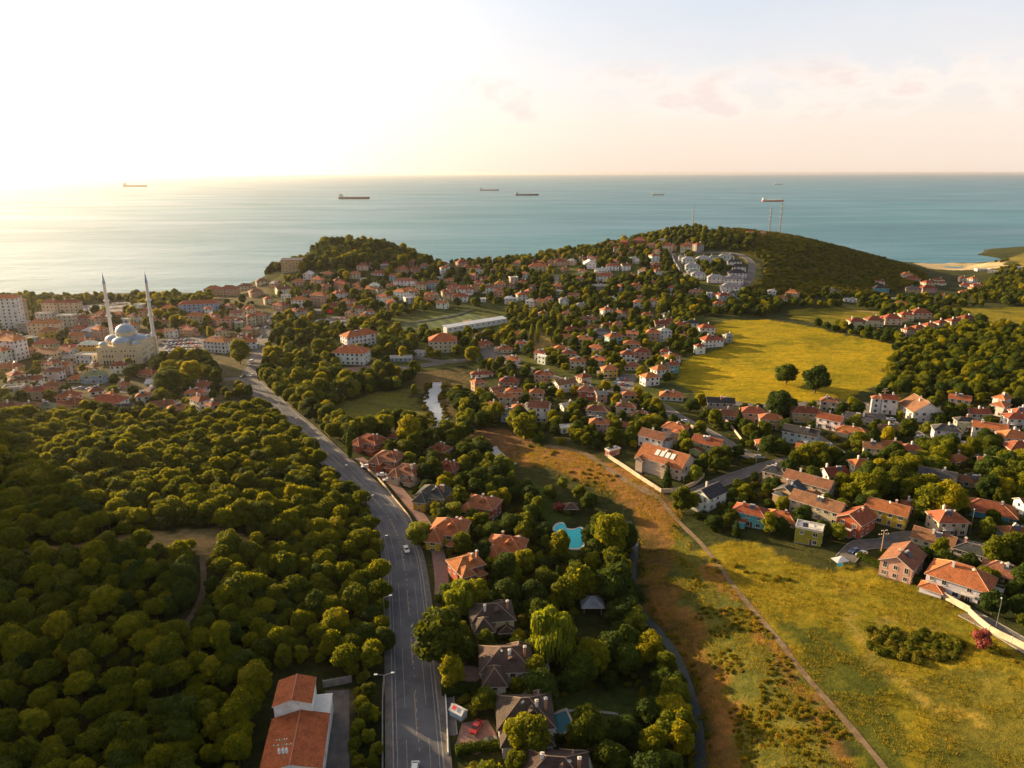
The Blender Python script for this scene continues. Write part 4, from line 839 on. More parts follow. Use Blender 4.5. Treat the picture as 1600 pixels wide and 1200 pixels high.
cluster('on the slope above the football pitch', [
 (600, 466, 24, .6, 2, 0, 'W', 'r', 'h'), (627, 461, 25, .6, 3, 0, 'W', 'o', 'h'), (641, 469, 24, .6, 2, 0, 'W', 'w', 'f'), (633, 441, 36, .4, 2, -8, 'W', 'r', 'h'), (567, 417, 18, .6, 2, 0, 'C', 'r', 'h'), (592, 427, 22, .6, 1, 0, 'W', 'r', 'h'), (600, 417, 18, .6, 2, 0, 'S', 's', 'f'), (628, 423, 23, .6, 2, 0, 'K', 'r', 'h'), (650, 423, 20, .6, 2, 0, 'K', 'r', 'h'),
 (570, 437, 14, .7, 1, 0, 'W', 'w', 'f'), (668, 469, 15, .7, 1, 0, 'K', 'o', 'h'), (686, 434, 19, .6, 1, 0, 'W', 's', 'f'), (703, 439, 18, .7, 1, 0, 'K', 'o', 'h'), (694, 424, 14, .8, 3, 0, 'W', 'o', 'h'), (727, 454, 27, .6, 2, -5, 'W', 'r', 'h'), (719, 466, 25, .6, 2, -5, 'W', 'r', 'h'), (762, 452, 20, .7, 2, 0, 'W', 'b', 'h'), (779, 458, 16, .8, 2, 0, 'K', 'o', 'h'), (752, 469, 15, .7, 1, 0, 'W', 'w', 'f'), (796, 470, 15, .7, 2, 0, 'W', 'w', 'h'),
 (610, 447, 14, .7, 1, 0, 'K', 'o', 'h'), (555, 430, 16, .7, 2, 0, 'C', 'o', 'h')])
cluster('on the cliff skyline above the sea', [
 (710, 403, 21, .8, 3, 0, 'W', 'r', 'h'), (722, 413, 21, .7, 2, 0, 'P', 'r', 'h'), (730, 422, 20, .7, 2, 0, 'O', 'o', 'h'), (676, 403, 24, .5, 1, 0, 'K', 'r', 'h'), (752, 425, 15, .7, 1, 0, 'W', 'w', 'f'), (768, 425, 15, .7, 1, 0, 'P', 'r', 'h')])
cluster('beside the football pitch', [
 (562, 530, 62, .45, 3, 0, 'W', 'o', 'h', 'large white school block with orange roof, the farther of two', 'school'), (549, 557, 60, .6, 3, -8, 'W', 'o', 'h', 'large white school block with orange hipped roof, nearer the camera', 'school'), (692, 538, 50, .8, 3, 6, 'C', 'o', 'h', 'cream three-storey hostel with orange roof below the stadium wall', 'hostel'),
 (627, 560, 38, .4, 1, 5, 'B', 's', 'f'), (656, 552, 20, .6, 1, -20, 'W', 's', 'f'), (752, 526, 25, .7, 1, 10, 'W', 'o', 'h'), (757, 539, 30, .5, 1, 0, 'K', 'o', 'h'), (790, 547, 28, .6, 1, -10, 'C', 'o', 'h'), (497, 543, 12, .8, 2, 0, 'P', 's', 'f'), (753, 585, 38, .4, 1, 6, 'W', 'r', 'h'), (796, 597, 34, .6, 1, -5, 'K', 'r', 'h'), (528, 617, 16, .6, 1, -5, 'W', 's', 'g', 'small white shed alone on the meadow by the river', 'shed')])
cluster('on the left shoulder of the far slope', [
 (810, 414, 20, .7, 2, 0, 'K', 'o', 'h'), (840, 419, 30, .6, 2, 0, 'C', 'o', 'h'), (876, 411, 20, .7, 2, 0, 'K', 'r', 'h'), (893, 410, 16, .7, 2, 0, 'C', 's', 'h'), (886, 389, 11, .7, 1, 0, 'K', 'r', 'h'), (802, 437, 15, .8, 2, 0, 'C', 's', 'f'), (820, 463, 29, .6, 2, 0, 'W', 'o', 'h'), (829, 474, 19, .7, 2, 0, 'W', 'w', 'h'), (845, 474, 24, .6, 2, -15, 'K', 'o', 'h'),
 (872, 450, 18, .8, 2, 0, 'K', 'o', 'h'), (872, 459, 16, .7, 2, 0, 'B', 's', 'f'), (905, 438, 15, .8, 2, 0, 'C', 'o', 'h'), (881, 472, 17, .7, 2, 0, 'W', 's', 'h'), (908, 478, 19, .7, 1, 0, 'W', 's', 'h'), (801, 471, 14, .7, 2, 0, 'B', 's', 'f'), (858, 468, 14, .7, 1, 0, 'W', 'o', 'h'), (818, 442, 16, .7, 1, 0, 'K', 'r', 'h')])
cluster('high on the far slope near the sea', [
 (955, 383, 15, .7, 2, 0, 'K', 'o', 'h'), (976, 382, 17, .7, 3, 0, 'R', 'r', 'h'), (999, 379, 22, .6, 3, 0, 'R', 'r', 'h'), (1018, 385, 18, .7, 2, 0, 'P', 'b', 'h'), (1043, 388, 18, .7, 3, 0, 'C', 'r', 'h'), (1072, 389, 20, .7, 3, 0, 'C', 'r', 'h'), (1091, 387, 17, .7, 3, 0, 'S', 'r', 'h'), (1035, 378, 14, .7, 2, 0, 'C', 's', 'h'), (1172, 364, 14, .6, 1, 0, 'K', 'o', 'h'), (1192, 364, 10, .6, 1, 0, 'P', 'r', 'h')])
cluster('midway up the far slope', [
 (921, 414, 18, .8, 2, 90, 'W', 'w', 'g'), (957, 418, 22, .6, 2, 0, 'W', 'r', 'h'), (977, 418, 16, .7, 2, 0, 'W', 'b', 'g'), (941, 423, 24, .6, 1, 0, 'W', 'w', 'g'), (943, 436, 24, .6, 3, 0, 'W', 'r', 'h'), (937, 450, 24, .6, 2, 0, 'S', 's', 'f'), (1022, 404, 16, .8, 3, 0, 'W', 'r', 'h'), (1025, 416, 15, .8, 2, 0, 'R', 'r', 'h'), (1027, 426, 13, .8, 2, 0, 'W', 'r', 'h'), (990, 433, 20, .6, 1, 0, 'K', 'r', 'h'), (1022, 445, 20, .6, 2, 0, 'W', 'o', 'h'), (910, 424, 14, .7, 1, 0, 'W', 'o', 'h')])
WH = [(1066, 404, 11), (1077, 408, 21), (1082, 418, 21), (1083, 427, 18), (1099, 407, 21), (1117, 405, 18), (1134, 403, 22), (1147, 411, 20), (1153, 419, 21), (1151, 428, 26), (1145, 438, 28), (1118, 436, 24), (1091, 431, 20), (1142, 450, 30), (1148, 461, 20)]
for px, py, A in WH: house(px, py, A * 1.12, .6, 2, -8, 'W', 'd' if px > 1145 else 's', 'h', '', 'white row house of the walled hillside estate with dark roof', 'house', 'house', 'white row houses of the hillside estate')
cluster('between the trees below the hillside estate', [(1089, 459, 27, .5, 2, 0, 'P', 'b', 'h'), (1108, 465, 10, .9, 3, 0, 'B', 'w', 'f'), (1131, 465, 25, .6, 2, 0, 'W', 'r', 'h'), (1206, 458, 15, .8, 2, 0, 'W', 's', 'h'), (1238, 460, 22, .7, 2, 0, 'K', 'o', 'h'), (1223, 468, 16, .8, 2, 0, 'C', 'o', 'h'), (1300, 458, 20, .7, 2, 0, 'W', 'd', 'h'), (1042, 493, 19, .7, 1, 0, 'W', 'd', 'h'), (1328, 469, 20, .6, 1, 0, 'W', 's', 'f')])
cluster('on the flat behind the beach', [(1376, 452, 23, .6, 2, 0, 'T', 'd', 'h'), (1427, 454, 25, .6, 2, 0, 'O', 'd', 'h'), (1425, 435, 26, .5, 1, 0, 'K', 'r', 'h'), (1449, 444, 19, .7, 2, 0, 'C', 'r', 'h'), (1470, 443, 18, .7, 1, 0, 'W', 'r', 'h'), (1449, 453, 22, .6, 2, 0, 'P', 'r', 'h'), (1510, 447, 20, .7, 1, 0, 'W', 'r', 'h'), (1525, 451, 18, .7, 1, 0, 'K', 'r', 'h'), (1535, 421, 20, .5, 1, 0, 'W', 'w', 'f'), (1551, 424, 14, .5, 1, 0, 'W', 'w', 'f'), (1590, 418, 14, .5, 1, 0, 'W', 'w', 'f'), (1390, 468, 20, .5, 1, 0, 'W', 's', 'f')])
house(1407, 480, 30, .6, 2, 0, 'Y', 'o', 'h', '', 'yellow villa with orange roof behind the terrace rows')
for px, py, A in [(1338, 506, 28), (1365, 504, 28), (1393, 501, 30), (1415, 496, 22), (1437, 492, 32)]: house(px, py, A, .7, 2, -6, 'C', 'r', 'h', '', 'cream terrace house with red hipped roof in the back row beside the field', 'house', 'house', 'terrace houses, back row')
for px, py, A in [(1420, 520, 22), (1434, 517, 24), (1452, 513, 24), (1470, 509, 22), (1490, 506, 26), (1510, 501, 26)]: house(px, py, A, .7, 2, 10, 'C', 'r', 'h', '', 'cream terrace house with red hipped roof in the front row by the wood', 'house', 'house', 'terrace houses, front row')
cluster('north of the crossing street, below the slope', [
 (922, 500, 32, .5, 1, 0, 'C', 'b', 'h'), (893, 517, 29, .6, 1, 0, 'C', 'r', 'h'), (926, 514, 28, .6, 1, 0, 'K', 'r', 'h'), (940, 522, 28, .6, 2, -10, 'S', 'd', 'h'), (961, 530, 34, .6, 2, 18, 'B', 'o', 'h'), (912, 534, 32, .6, 2, -10, 'C', 'o', 'h'), (932, 548, 28, .7, 2, 0, 'W', 'o', 'h'), (987, 541, 30, .7, 2, -10, 'P', 'o', 'h'), (1004, 555, 28, .6, 2, -8, 'P', 'r', 'h'), (981, 558, 24, .8, 2, -5, 'W', 'r', 'h'),
 (1020, 527, 25, .8, 3, -10, 'K', 'o', 'h'), (1037, 524, 24, .8, 3, 15, 'W', 'w', 'h'), (1065, 512, 28, .6, 2, 0, 'K', 'o', 'h'), (1081, 509, 22, .7, 2, 0, 'W', 'd', 'h'), (1103, 516, 28, .7, 2, 0, 'W', 'r', 'h'), (1065, 527, 22, .6, 1, 0, 'S', 'b', 'h'), (889, 557, 25, .7, 2, -8, 'C', 'r', 'h'), (903, 569, 28, .7, 2, -8, 'C', 'o', 'h'), (935, 567, 30, .6, 2, -20, 'C', 'o', 'h'), (952, 582, 27, .7, 2, 8, 'Y', 'o', 'h'), (988, 574, 28, .6, 1, -5, 'C', 'b', 'h'), (848, 562, 18, .4, 2, -45, 'W', 'w', 'g')])
cluster('at the edge of the yellow field', [(1111, 535, 40, .6, 2, 16, 'W', 'r', 'h'), (1137, 529, 16, .8, 2, 16, 'S', 's', 'h'), (1093, 546, 17, .8, 2, 0, 'W', 'r', 'h'), (1048, 562, 30, .7, 2, 30, 'W', 'o', 'h'), (1049, 576, 24, .7, 2, 30, 'T', 'r', 'g'), (1031, 582, 32, .7, 2, 26, 'W', 'o', 'h'), (1015, 594, 32, .7, 2, 20, 'W', 'o', 'h')])
cluster('along the paved cross street', [(850, 590, 34, .6, 2, -15, 'P', 'r', 'h'), (882, 604, 42, .6, 2, 28, 'W', 'b', 'g'), (918, 616, 34, .6, 2, -15, 'R', 'b', 'h'), (939, 621, 20, .8, 2, 10, 'P', 's', 'g'), (1049, 620, 42, .6, 1, -12, 'W', 'o', 'h')])
cluster('between the river and cross street', [
 (773, 640, 40, .4, 2, -38, 'C', 'r', 'h'), (796, 650, 30, .6, 2, -20, 'B', 'g', 'h'), (813, 643, 28, .7, 2, 0, 'K', 'o', 'h'), (843, 645, 38, .7, 3, -14, 'W', 'b', 'g'), (888, 636, 28, .7, 1, 20, 'W', 'w', 'g'), (934, 646, 40, .6, 2, -15, 'S', 'b', 'h'), (978, 641, 36, .6, 2, 0, 'C', 'b', 'h'), (1003, 651, 38, .6, 1, -20, 'O', 'b', 'h'), (890, 670, 34, .5, 1, 8, 'W', 'w', 'f'), (936, 667, 34, .7, 2, -8, 'P', 'o', 'h'), (968, 666, 30, .6, 1, -8, 'B', 'r', 'h'),
 (1022, 688, 52, .6, 2, -40, 'W', 'b', 'g'), (1055, 675, 46, .6, 2, -30, 'P', 'o', 'h'), (1106, 698, 56, .6, 2, -36, 'G', 'r', 'g'), (1125, 634, 46, .5, 2, -8, 'S', 'd', 'g'), (1138, 650, 46, .5, 1, -8, 'S', 'b', 'h'), (957, 706, 26, .5, 1, 0, 'R', 's', 'f')])
cluster('east of the yellow field', [
 (1176, 650, 44, .6, 2, -12, 'P', 'r', 'h'), (1204, 660, 40, .6, 2, -12, 'K', 'o', 'h'), (1295, 633, 32, .7, 2, 0, 'C', 'b', 'h'), (1259, 650, 50, .5, 2, -10, 'O', 'r', 'h'), (1368, 633, 17, .8, 3, -20, 'W', 'o', 'h'), (1388, 634, 28, .7, 3, -20, 'W', 'r', 'g'), (1437, 644, 50, .95, 2, 88, 'W', 'b', 'g'), (1297, 661, 44, .6, 2, -42, 'W', 'r', 'g'), (1342, 656, 48, .6, 1, -36, 'C', 'd', 'g'), (1251, 682, 60, .5, 2, -34, 'B', 'd', 'g'),
 (1331, 676, 54, .5, 1, -32, 'C', 'o', 'h'), (1388, 674, 52, .5, 1, -8, 'C', 'b', 'h'), (1478, 678, 46, .6, 2, -20, 'W', 'd', 'h'), (1508, 664, 34, .5, 2, -10, 'S', 'd', 'h'), (1545, 674, 54, .5, 2, -30, 'W', 'o', 'g'), (1502, 698, 28, .6, 1, -8, 'C', 's', 'f'), (1586, 659, 38, .7, 2, -8, 'W', 'r', 'h'), (1582, 688, 44, .7, 2, -8, 'W', 'o', 'h'), (1594, 706, 50, .7, 2, -8, 'R', 'r', 'h'), (1259, 702, 34, .6, 1, -28, 'B', 'o', 'g')])
cluster('among the gardens at the lower right', [
 (1463, 750, 62, .6, 2, -32, 'B', 'd', 'g'), (1517, 753, 58, .4, 1, -28, 'K', 'b', 'h'), (1212, 745, 44, .6, 2, -40, 'K', 'd', 'h'), (1263, 759, 76, .4, 2, -42, 'C', 'b', 'g'), (1234, 773, 54, .8, 2, 42, 'O', 'd', 'g'), (1277, 794, 82, .4, 2, -44, 'C', 'b', 'g'), (1221, 810, 56, .6, 1, -32, 'K', 'o', 'h'), (1172, 806, 60, .6, 2, -32, 'T', 'r', 'h'),
 (1264, 834, 50, .65, 2, -28, 'L', 'w', 'f', 'olive-green cube house with white windows and flat white roof'), (1337, 817, 66, .8, 2, 38, 'R', 'r', 'g'), (1386, 803, 72, .6, 2, -38, 'Y', 'o', 'g'), (1545, 797, 90, .6, 1, -32, 'T', 'r', 'h'), (1459, 845, 70, .6, 1, -42, 'C', 'b', 'g'), (1520, 862, 58, .6, 1, -42, 'S', 'd', 'h'),
 (1409, 881, 84, .7, 2, 46, 'P', 'b', 'g'), (1568, 895, 74, .65, 1, -42, 'C', 'b', 'h'), (1108, 777, 58, .7, 2, 40, 'W', 'd', 'g')])
def ex_white(root, w, d, h, rise, rf, wc, rc): balcony(root, w / 2, 0, 3.1, d * .9, 2.6, math.pi / 2, post=True); block(root, -w * .36, -d * .62, 6, 4, 2.4, 'h', .9, wc, rc)
house(1500, 910, 108, .66, 2, -42, 'W', 'o', 'h', '', 'large white house with orange hipped roof above the cream boundary wall', extra=ex_white)
def ex_villa(root, w, d, h, rise, rf, wc, rc):
    a = math.atan2(rise, d / 2)
    for i in range(4):
        mb = MB(); mb.box(-.95, -1.5, 0, .95, 1.5, .12); mb.box(-.85, -1.4, .123, .85, 1.4, .13, 1); o = link('skylight', mb.mesh('skylight', ['trim', 'tank']), rf, loc=(-w * .12 + i * 2.5, -d * .2, rise * .6 + .12)); o.rotation_euler = (a, 0, 0)
    block(root, -w * .36, -d / 2 - .9, 3.2, 3.4, h + .4, 'g', 1.3, wc, rc, ax=math.pi / 2); block(root, w * .22, -d / 2 - .9, 3.2, 3.4, h + .4, 'g', 1.3, wc, rc, ax=math.pi / 2)
    block(root, -w * .06, -d / 2 + .2, w * .5, 2.6, h + 1.2, 'g', .9, wc, rc, o=.4); balcony(root, w / 2, 0, 3, d * .9, 1.6, math.pi / 2, post=True); balcony(root, -w * .06, -d / 2, 2.9, w * .4, 1.5)
house(1040, 724, 98, .62, 2, -42, 'C', 'o', 'g', '', 'large cream villa with steep orange roof and row of pale skylights', rise=4.6, extra=ex_villa)
def villas(rows):
    for px, py, A, k, rot, wc, rc, lab in rows: house(px, py, A, k, 2, rot, wc, rc, 'x', '', lab, 'villa', 'villa', 'tiled villas along the main road')
villas([(580, 694, 50, .7, -30, 'R', 'r', 'brick villa with red roofs, farthest one beside the main road'), (632, 682, 40, .7, -20, 'R', 'r', 'brick villa with red roofs half hidden behind trees near the meadow'), (608, 720, 50, .75, -20, 'R', 'b', 'brick villa with white bay window beside parked white cars'), (637, 742, 48, .75, -25, 'C', 'b', 'cream villa with brown hipped roof above the grey-roofed yellow villa'),
 (687, 707, 36, .8, -30, 'R', 'r', 'small brick villa with red roofs right of the big garden tree'), (700, 736, 42, .8, -25, 'R', 'r', 'brick villa with red roofs above the steep red-roofed one'), (678, 777, 54, .8, -15, 'Y', 'd', 'yellow villa with dark slate-grey roof beside the main road'), (752, 792, 62, .75, -22, 'R', 'o', 'brick villa with orange roofs and tall conifers in front'),
 (702, 832, 62, .9, -12, 'Y', 'o', 'bright yellow villa with orange hipped roofs beside the road'), (791, 858, 66, .75, -15, 'R', 'o', 'brick villa with orange roofs left of the curved pool'), (728, 888, 58, .8, 0, 'R', 'o', 'brick villa with orange roof above the bright willow')])
ROOF['b2'] = ((.085, .06, .048), 'dark brown')
def grey_villas(rows):
    for px, py, A, k, rot, wc, lab in rows: house(px, py, A, k, 2, rot, wc, 'b2', 'x', '', lab, 'villa', 'villa', 'dark brown roofed villas near the camera')
grey_villas([(768, 966, 70, .75, 8, 'C', 'dark brown roofed villa between two weeping willows'), (790, 1038, 80, .8, 3, 'W', 'dark brown roofed villa left of the dark lawn and big willow'), (820, 1122, 86, .85, 3, 'W', 'dark brown roofed villa with a rectangular pool and red car'), (868, 1212, 100, .7, -5, 'W', 'dark brown roofed villa cut off at the bottom of photo')])
# smaller houses packed between the ones above
def px_in(pg, rnd):
    a = np.array(pg, float); x0, y0 = a.min(0); x1, y1 = a.max(0)
    while True:
        x, y = rnd.uniform(x0, x1), rnd.uniform(y0, y1)
        if inside(a, np.array([x]), np.array([y]))[0]: return x, y
def infill(loc, pg, n, mlo, mhi, walls, seed):
    rnd = random.Random(seed); k = 0
    for _ in range(n * 30):
        if k >= n: break
        px, py = px_in(pg, rnd); g = G(px, py); s = F / proj(*g)[2]
        if g.z < 4 or any((g.x - h.x) ** 2 + (g.y - h.y) ** 2 < 15.5 ** 2 for h in HSET) or blocked(g.x, g.y): continue
        st = rnd.choice((1, 2, 2, 2, 3) if mhi > 13 else (1, 2, 2)); house(px, py, rnd.uniform(mlo, mhi) * s, rnd.uniform(.6, .85), st, 0, rnd.choice(walls), rnd.choice('oorrrb' + ('w' if rnd.random() < .4 else '')), 'h' if rnd.random() < .75 else 'g', loc); k += 1
infill('in the quarter west of the mosque', [(-10, 495), (160, 500), (160, 620), (-10, 625)], 34, 10, 17, 'WWWCCCKYB', 1)
infill('in the quarter east of the mosque', [(250, 495), (420, 480), (420, 530), (350, 560), (250, 520)], 16, 9, 15, 'WWWCCK', 2)
infill('near the seafront behind the mosque', [(120, 482), (270, 480), (270, 530), (180, 540)], 12, 9, 15, 'WCCK', 3)
infill('near the streets before the mosque', [(100, 600), (330, 596), (340, 640), (100, 640)], 9, 9, 14, 'WCPK', 4)
infill('below the wooded headland', [(425, 440), (560, 430), (620, 470), (600, 495), (440, 500)], 26, 8, 14, 'WWCKP', 5)
infill('on the middle of the sea slope', [(560, 412), (700, 412), (830, 425), (860, 480), (700, 480), (600, 450)], 34, 8, 13, 'WWWCKPB', 6)
infill('on the upper sea slope', [(800, 405), (950, 390), (1050, 380), (1110, 380), (1040, 400), (1000, 430), (830, 430)], 26, 8, 13, 'WWCCKP', 7)
infill('on the lower far slope', [(800, 450), (1050, 445), (1180, 470), (1060, 490), (900, 510), (800, 480)], 20, 8, 13, 'WWCK', 8)
infill('between the streets of the centre', [(790, 520), (1060, 500), (1040, 560), (980, 620), (800, 570)], 16, 8, 12, 'WWCKP', 9)
infill('between the river and dirt bank', [(740, 590), (1000, 620), (1000, 690), (860, 690), (760, 630)], 10, 8, 12, 'WCKP', 10)
infill('behind the beach', [(1360, 430), (1540, 430), (1540, 460), (1360, 470)], 9, 8, 13, 'WCKP', 11)
infill('beside the eastern streets', [(1150, 645), (1600, 640), (1600, 740), (1500, 730), (1200, 710)], 24, 9, 13, 'WWCKB', 12)
infill('in the lower right gardens', [(1230, 700), (1600, 720), (1620, 880), (1480, 820), (1300, 760)], 7, 9, 12, 'WWCB', 13)
infill('by the eastern wood', [(1480, 625), (1640, 630), (1640, 700), (1520, 690)], 7, 9, 13, 'WWC', 14)
print('HOUSES', len(SIZES), sum(a_ >= 19.2 for a_ in SIZES)); mm = MASS.mesh('far_houses', ['mass_wall', 'mass_roof', 'trim', 'glass']); at = mm.color_attributes.new('paint', 'FLOAT_COLOR', 'CORNER'); at.data.foreach_set('color', np.array(MASSC, np.float32))
tag(link('far_houses', mm), 'many tiny white and cream houses with red roofs far across the town and slopes', 'houses', kind='stuff')
# ------------------------------------------------------------------ long hall at the lower left
def place(px, py, up=0.0): g = G(px, py, up); return g
g = Vector((-47, 127.5, 0)); hall = link('hall', None, None, loc=(g.x, g.y, float(zt(g.x, g.y))), rz=R(8)); tag(hall, 'hall with two stepped orange gabled roofs and white end walls beside the yard', 'hall')
block(hall, 0, 0, 15.5, 12.4, 5.2, 'g', 1.7, WALL['W'][0], (.36, .10, .035), ax=math.pi / 2, o=.3); block(hall, -1.7, 12.2, 8.4, 8.2, 8.6, 'g', 1.3, WALL['W'][0], (.36, .10, .035), ax=math.pi / 2, o=.3)
mb = MB(); mb.box(-1.9, -3.4, -1, 1.9, 3.4, 4.8, 0); mb.box(-2.0, -3.5, 4.805, 2.0, 3.5, 5.0, 1)
for i in range(10): mb.box(-2.0, -3.45 + i * .7, 5.005, 2.0, -3.33 + i * .7, 5.08, 1)
link('annex', mb.mesh('annex', ['white', 'tank']), hall, loc=(4.35, 11.4, 0)); windows(hall, 12.4, 15.5, 5.2, 1, 2, 0, 0, (1, 3), random.Random(1)); rast([(g.x - 9, g.y - 12), (g.x + 8, g.y - 12), (g.x + 8, g.y + 18), (g.x - 9, g.y + 18)])
# ------------------------------------------------------------------ mosque
g = place(201, 560, 3); mz = float(zt(g.x, g.y)) - .5; mosque = link('mosque', None, None, loc=(g.x - 5.5, g.y + 10, mz), rz=R(6), scale=.78); tag(mosque, 'sandstone mosque with blue-grey lead domes and two slim minarets', 'mosque'); rast([(g.x - 24, g.y - 16), (g.x + 24, g.y - 16), (g.x + 24, g.y + 36), (g.x - 24, g.y + 36)])
HB = 15.5; W2 = 18.0
mb = MB(); mb.box(-W2, -W2, -2, W2, W2, HB, 0); mb.box(-W2 - .4, -W2 - .4, HB + .005, W2 + .4, W2 + .4, HB + .6, 1); mb.box(-W2 - .25, -W2 - .25, 5.2, W2 + .25, W2 + .25, 5.5, 1); mb.box(-W2 - .3, -W2 - .3, -2, W2 + .3, W2 + .3, .8, 1)
link('wall', mb.mesh('mosque_wall', ['stone', 'stone']), mosque)
def arch_mesh(w, h):
    n = 8; top = [(w / 2 * math.cos(math.pi * i / n), w / 2 * math.sin(math.pi * i / n) * 1.15) for i in range(n + 1)]; out = [(w / 2, -h), *top, (-w / 2, -h)]; mb = MB()
    mb.add([(x, -.03, z) for x, z in out], [tuple(reversed(range(len(out))))], 1); o2 = [(x * 1.28, z * 1.2 if z > 0 else z) for x, z in out]; o = len(mb.v)
    mb.v += [(x, -.12, z) for x, z in out] + [(x, -.12, z) for x, z in o2] + [(x, 0, z) for x, z in o2]; k = len(out)
    for i in range(k - 1): mb.f += [(o + i, o + i + 1, o + k + i + 1, o + k + i), (o + k + i, o + k + i + 1, o + 2 * k + i + 1, o + 2 * k + i)]; mb.m += [0, 0]
    return mb.mesh('arched_window', ['trim', 'glass'])
AW = [arch_mesh(1.5, 2.2), arch_mesh(1.2, 1.4), arch_mesh(1.1, .9)]
for fi in range(4):
    a = fi * math.pi / 2
    for row, z in ((0, 3.2), (1, 8.2), (2, 12.4)):
        for u in (-14, -11.6, -9.2, -6.8, 3.6, 6, 8.4, 10.8) if row < 2 else (-13, -10, -5.5, -2.5, 2.5, 5.5, 10, 13): lx, ly = u + (1.2 if row < 2 else 0), -W2 - .01; link('window', AW[row], mosque, loc=(lx * math.cos(a) - ly * math.sin(a), lx * math.sin(a) + ly * math.cos(a), z), rz=a)
def dome(name, parent, x, y, z, r, drum, h=None, fin=True, n=28):
    h = h or r * .82; mb = MB(); mb.lathe([(r * 1.0, z), (r * 1.0, z + drum)], n, (0, 0), 1); mb.lathe([(r * 1.08, z + drum), (r * 1.08, z + drum + .35)], n, (0, 0), 1); mb.lathe([(r * 1.08, z + drum + .35), (r * 1.0, z + drum + .36)], n, (0, 0), 1)
    mb.lathe([(r * math.cos(t * math.pi / 20), z + drum + .35 + h * math.sin(t * math.pi / 20)) for t in range(0, 11)], n, (0, 0), 0)
    if fin: mb.tube((0, 0, z + drum + h), (0, 0, z + drum + h + 1.8), .1, .04, 6, 2)
    return link(name, mb.mesh(name, ['lead', 'stone', 'lead'], True), parent, loc=(x, y, 0))
dome('dome', mosque, 0, 2, HB + 7.0, 8.2, 3.2); mb = MB(); mb.lathe([(11.5, HB + .6), (11.2, HB + 5.5), (8.6, HB + 7.0)], 8, (0, 2), 0, R(22.5), R(382.5)); link('dome_base', mb.mesh('dome_base', 'lead'), mosque)
for dx, dy in ((0, -10.5), (0, 12.5), (-10.5, 1), (10.5, 1)): dome('half_dome', mosque, dx, dy, HB + .6, 7.0, 2.8, 4.2, False)
for dx, dy in ((-13.8, -13.4), (13.8, -13.4), (-13.8, 13.4), (13.8, 13.4)): dome('corner_dome', mosque, dx, dy, HB + .6, 3.4, 1.3, 2.4)
for sx in (-1, 1):
    mb = MB(); MH = 76.0
    mb.box(-2, -2, -2, 2, 2, HB + 2, 0); mb.lathe([(1.9, HB + 2), (1.55, HB + 5), (1.5, 37), (1.4, 54), (1.3, MH - 9.5)], 14, m=1); mn = link('minaret', mb.mesh('minaret', ['stone', 'white'], False), mosque, loc=(sx * 18.2 - .5, 17.5, 0))
    for z in (37, 51):
        b = MB(); b.lathe([(1.5, z - 1.6), (2.5, z - .2), (2.5, z + .9), (2.4, z + .9), (2.4, z)], 14); b.lathe([(2.4, z), (1.3, z + .01)], 14); link('balcony', b.mesh('minaret_balcony', 'white'), mn)
    b = MB(); b.lathe([(1.5, MH - 9.5), (1.45, MH - 9), (.12, MH)], 14); b.tube((0, 0, MH - .2), (0, 0, MH + 2), .12, .05, 6); link('spire', b.mesh('spire', M['lead']), mn)
# ------------------------------------------------------------------ stadium stand wall, masts, lamps, poles
g1, g2 = G(697, 521), G(790, 505); dv = g2 - g1; ln_ = dv.length; st = link('stadium_stand', None, None, loc=tuple((g1 + g2) / 2 - Vector((0, 0, .5))), rz=math.atan2(dv.y, dv.x)); tag(st, 'long low white stadium stand along the football pitch', 'stadium stand')
mb = MB(); mb.box(-ln_ / 2, -1.5, -2, ln_ / 2, 4, 5.2, 0); mb.add([(-ln_ / 2 - .3, -2, 5.25), (ln_ / 2 + .3, -2, 5.25), (ln_ / 2 + .3, 5, 6.4), (-ln_ / 2 - .3, 5, 6.4), (-ln_ / 2 - .3, -2, 5.1), (ln_ / 2 + .3, -2, 5.1), (ln_ / 2 + .3, 5, 6.25), (-ln_ / 2 - .3, 5, 6.25)], [(0, 1, 2, 3), (7, 6, 5, 4), (0, 4, 5, 1), (2, 6, 7, 3), (1, 5, 6, 2), (3, 7, 4, 0)], 1)
link('wall', mb.mesh('stand_wall', ['white', 'tank']), st); rast([(g1.x - 3, g1.y - 20), (g2.x + 3, g2.y - 20), (g2.x + 3, g2.y + 5), (g1.x - 3, g1.y + 5)])
for i in range(11): link('window', window_mesh(1.5, 1.0, 1)[0], st, loc=(-ln_ / 2 + (i + .5) * ln_ / 11, -1.52, 3.4))
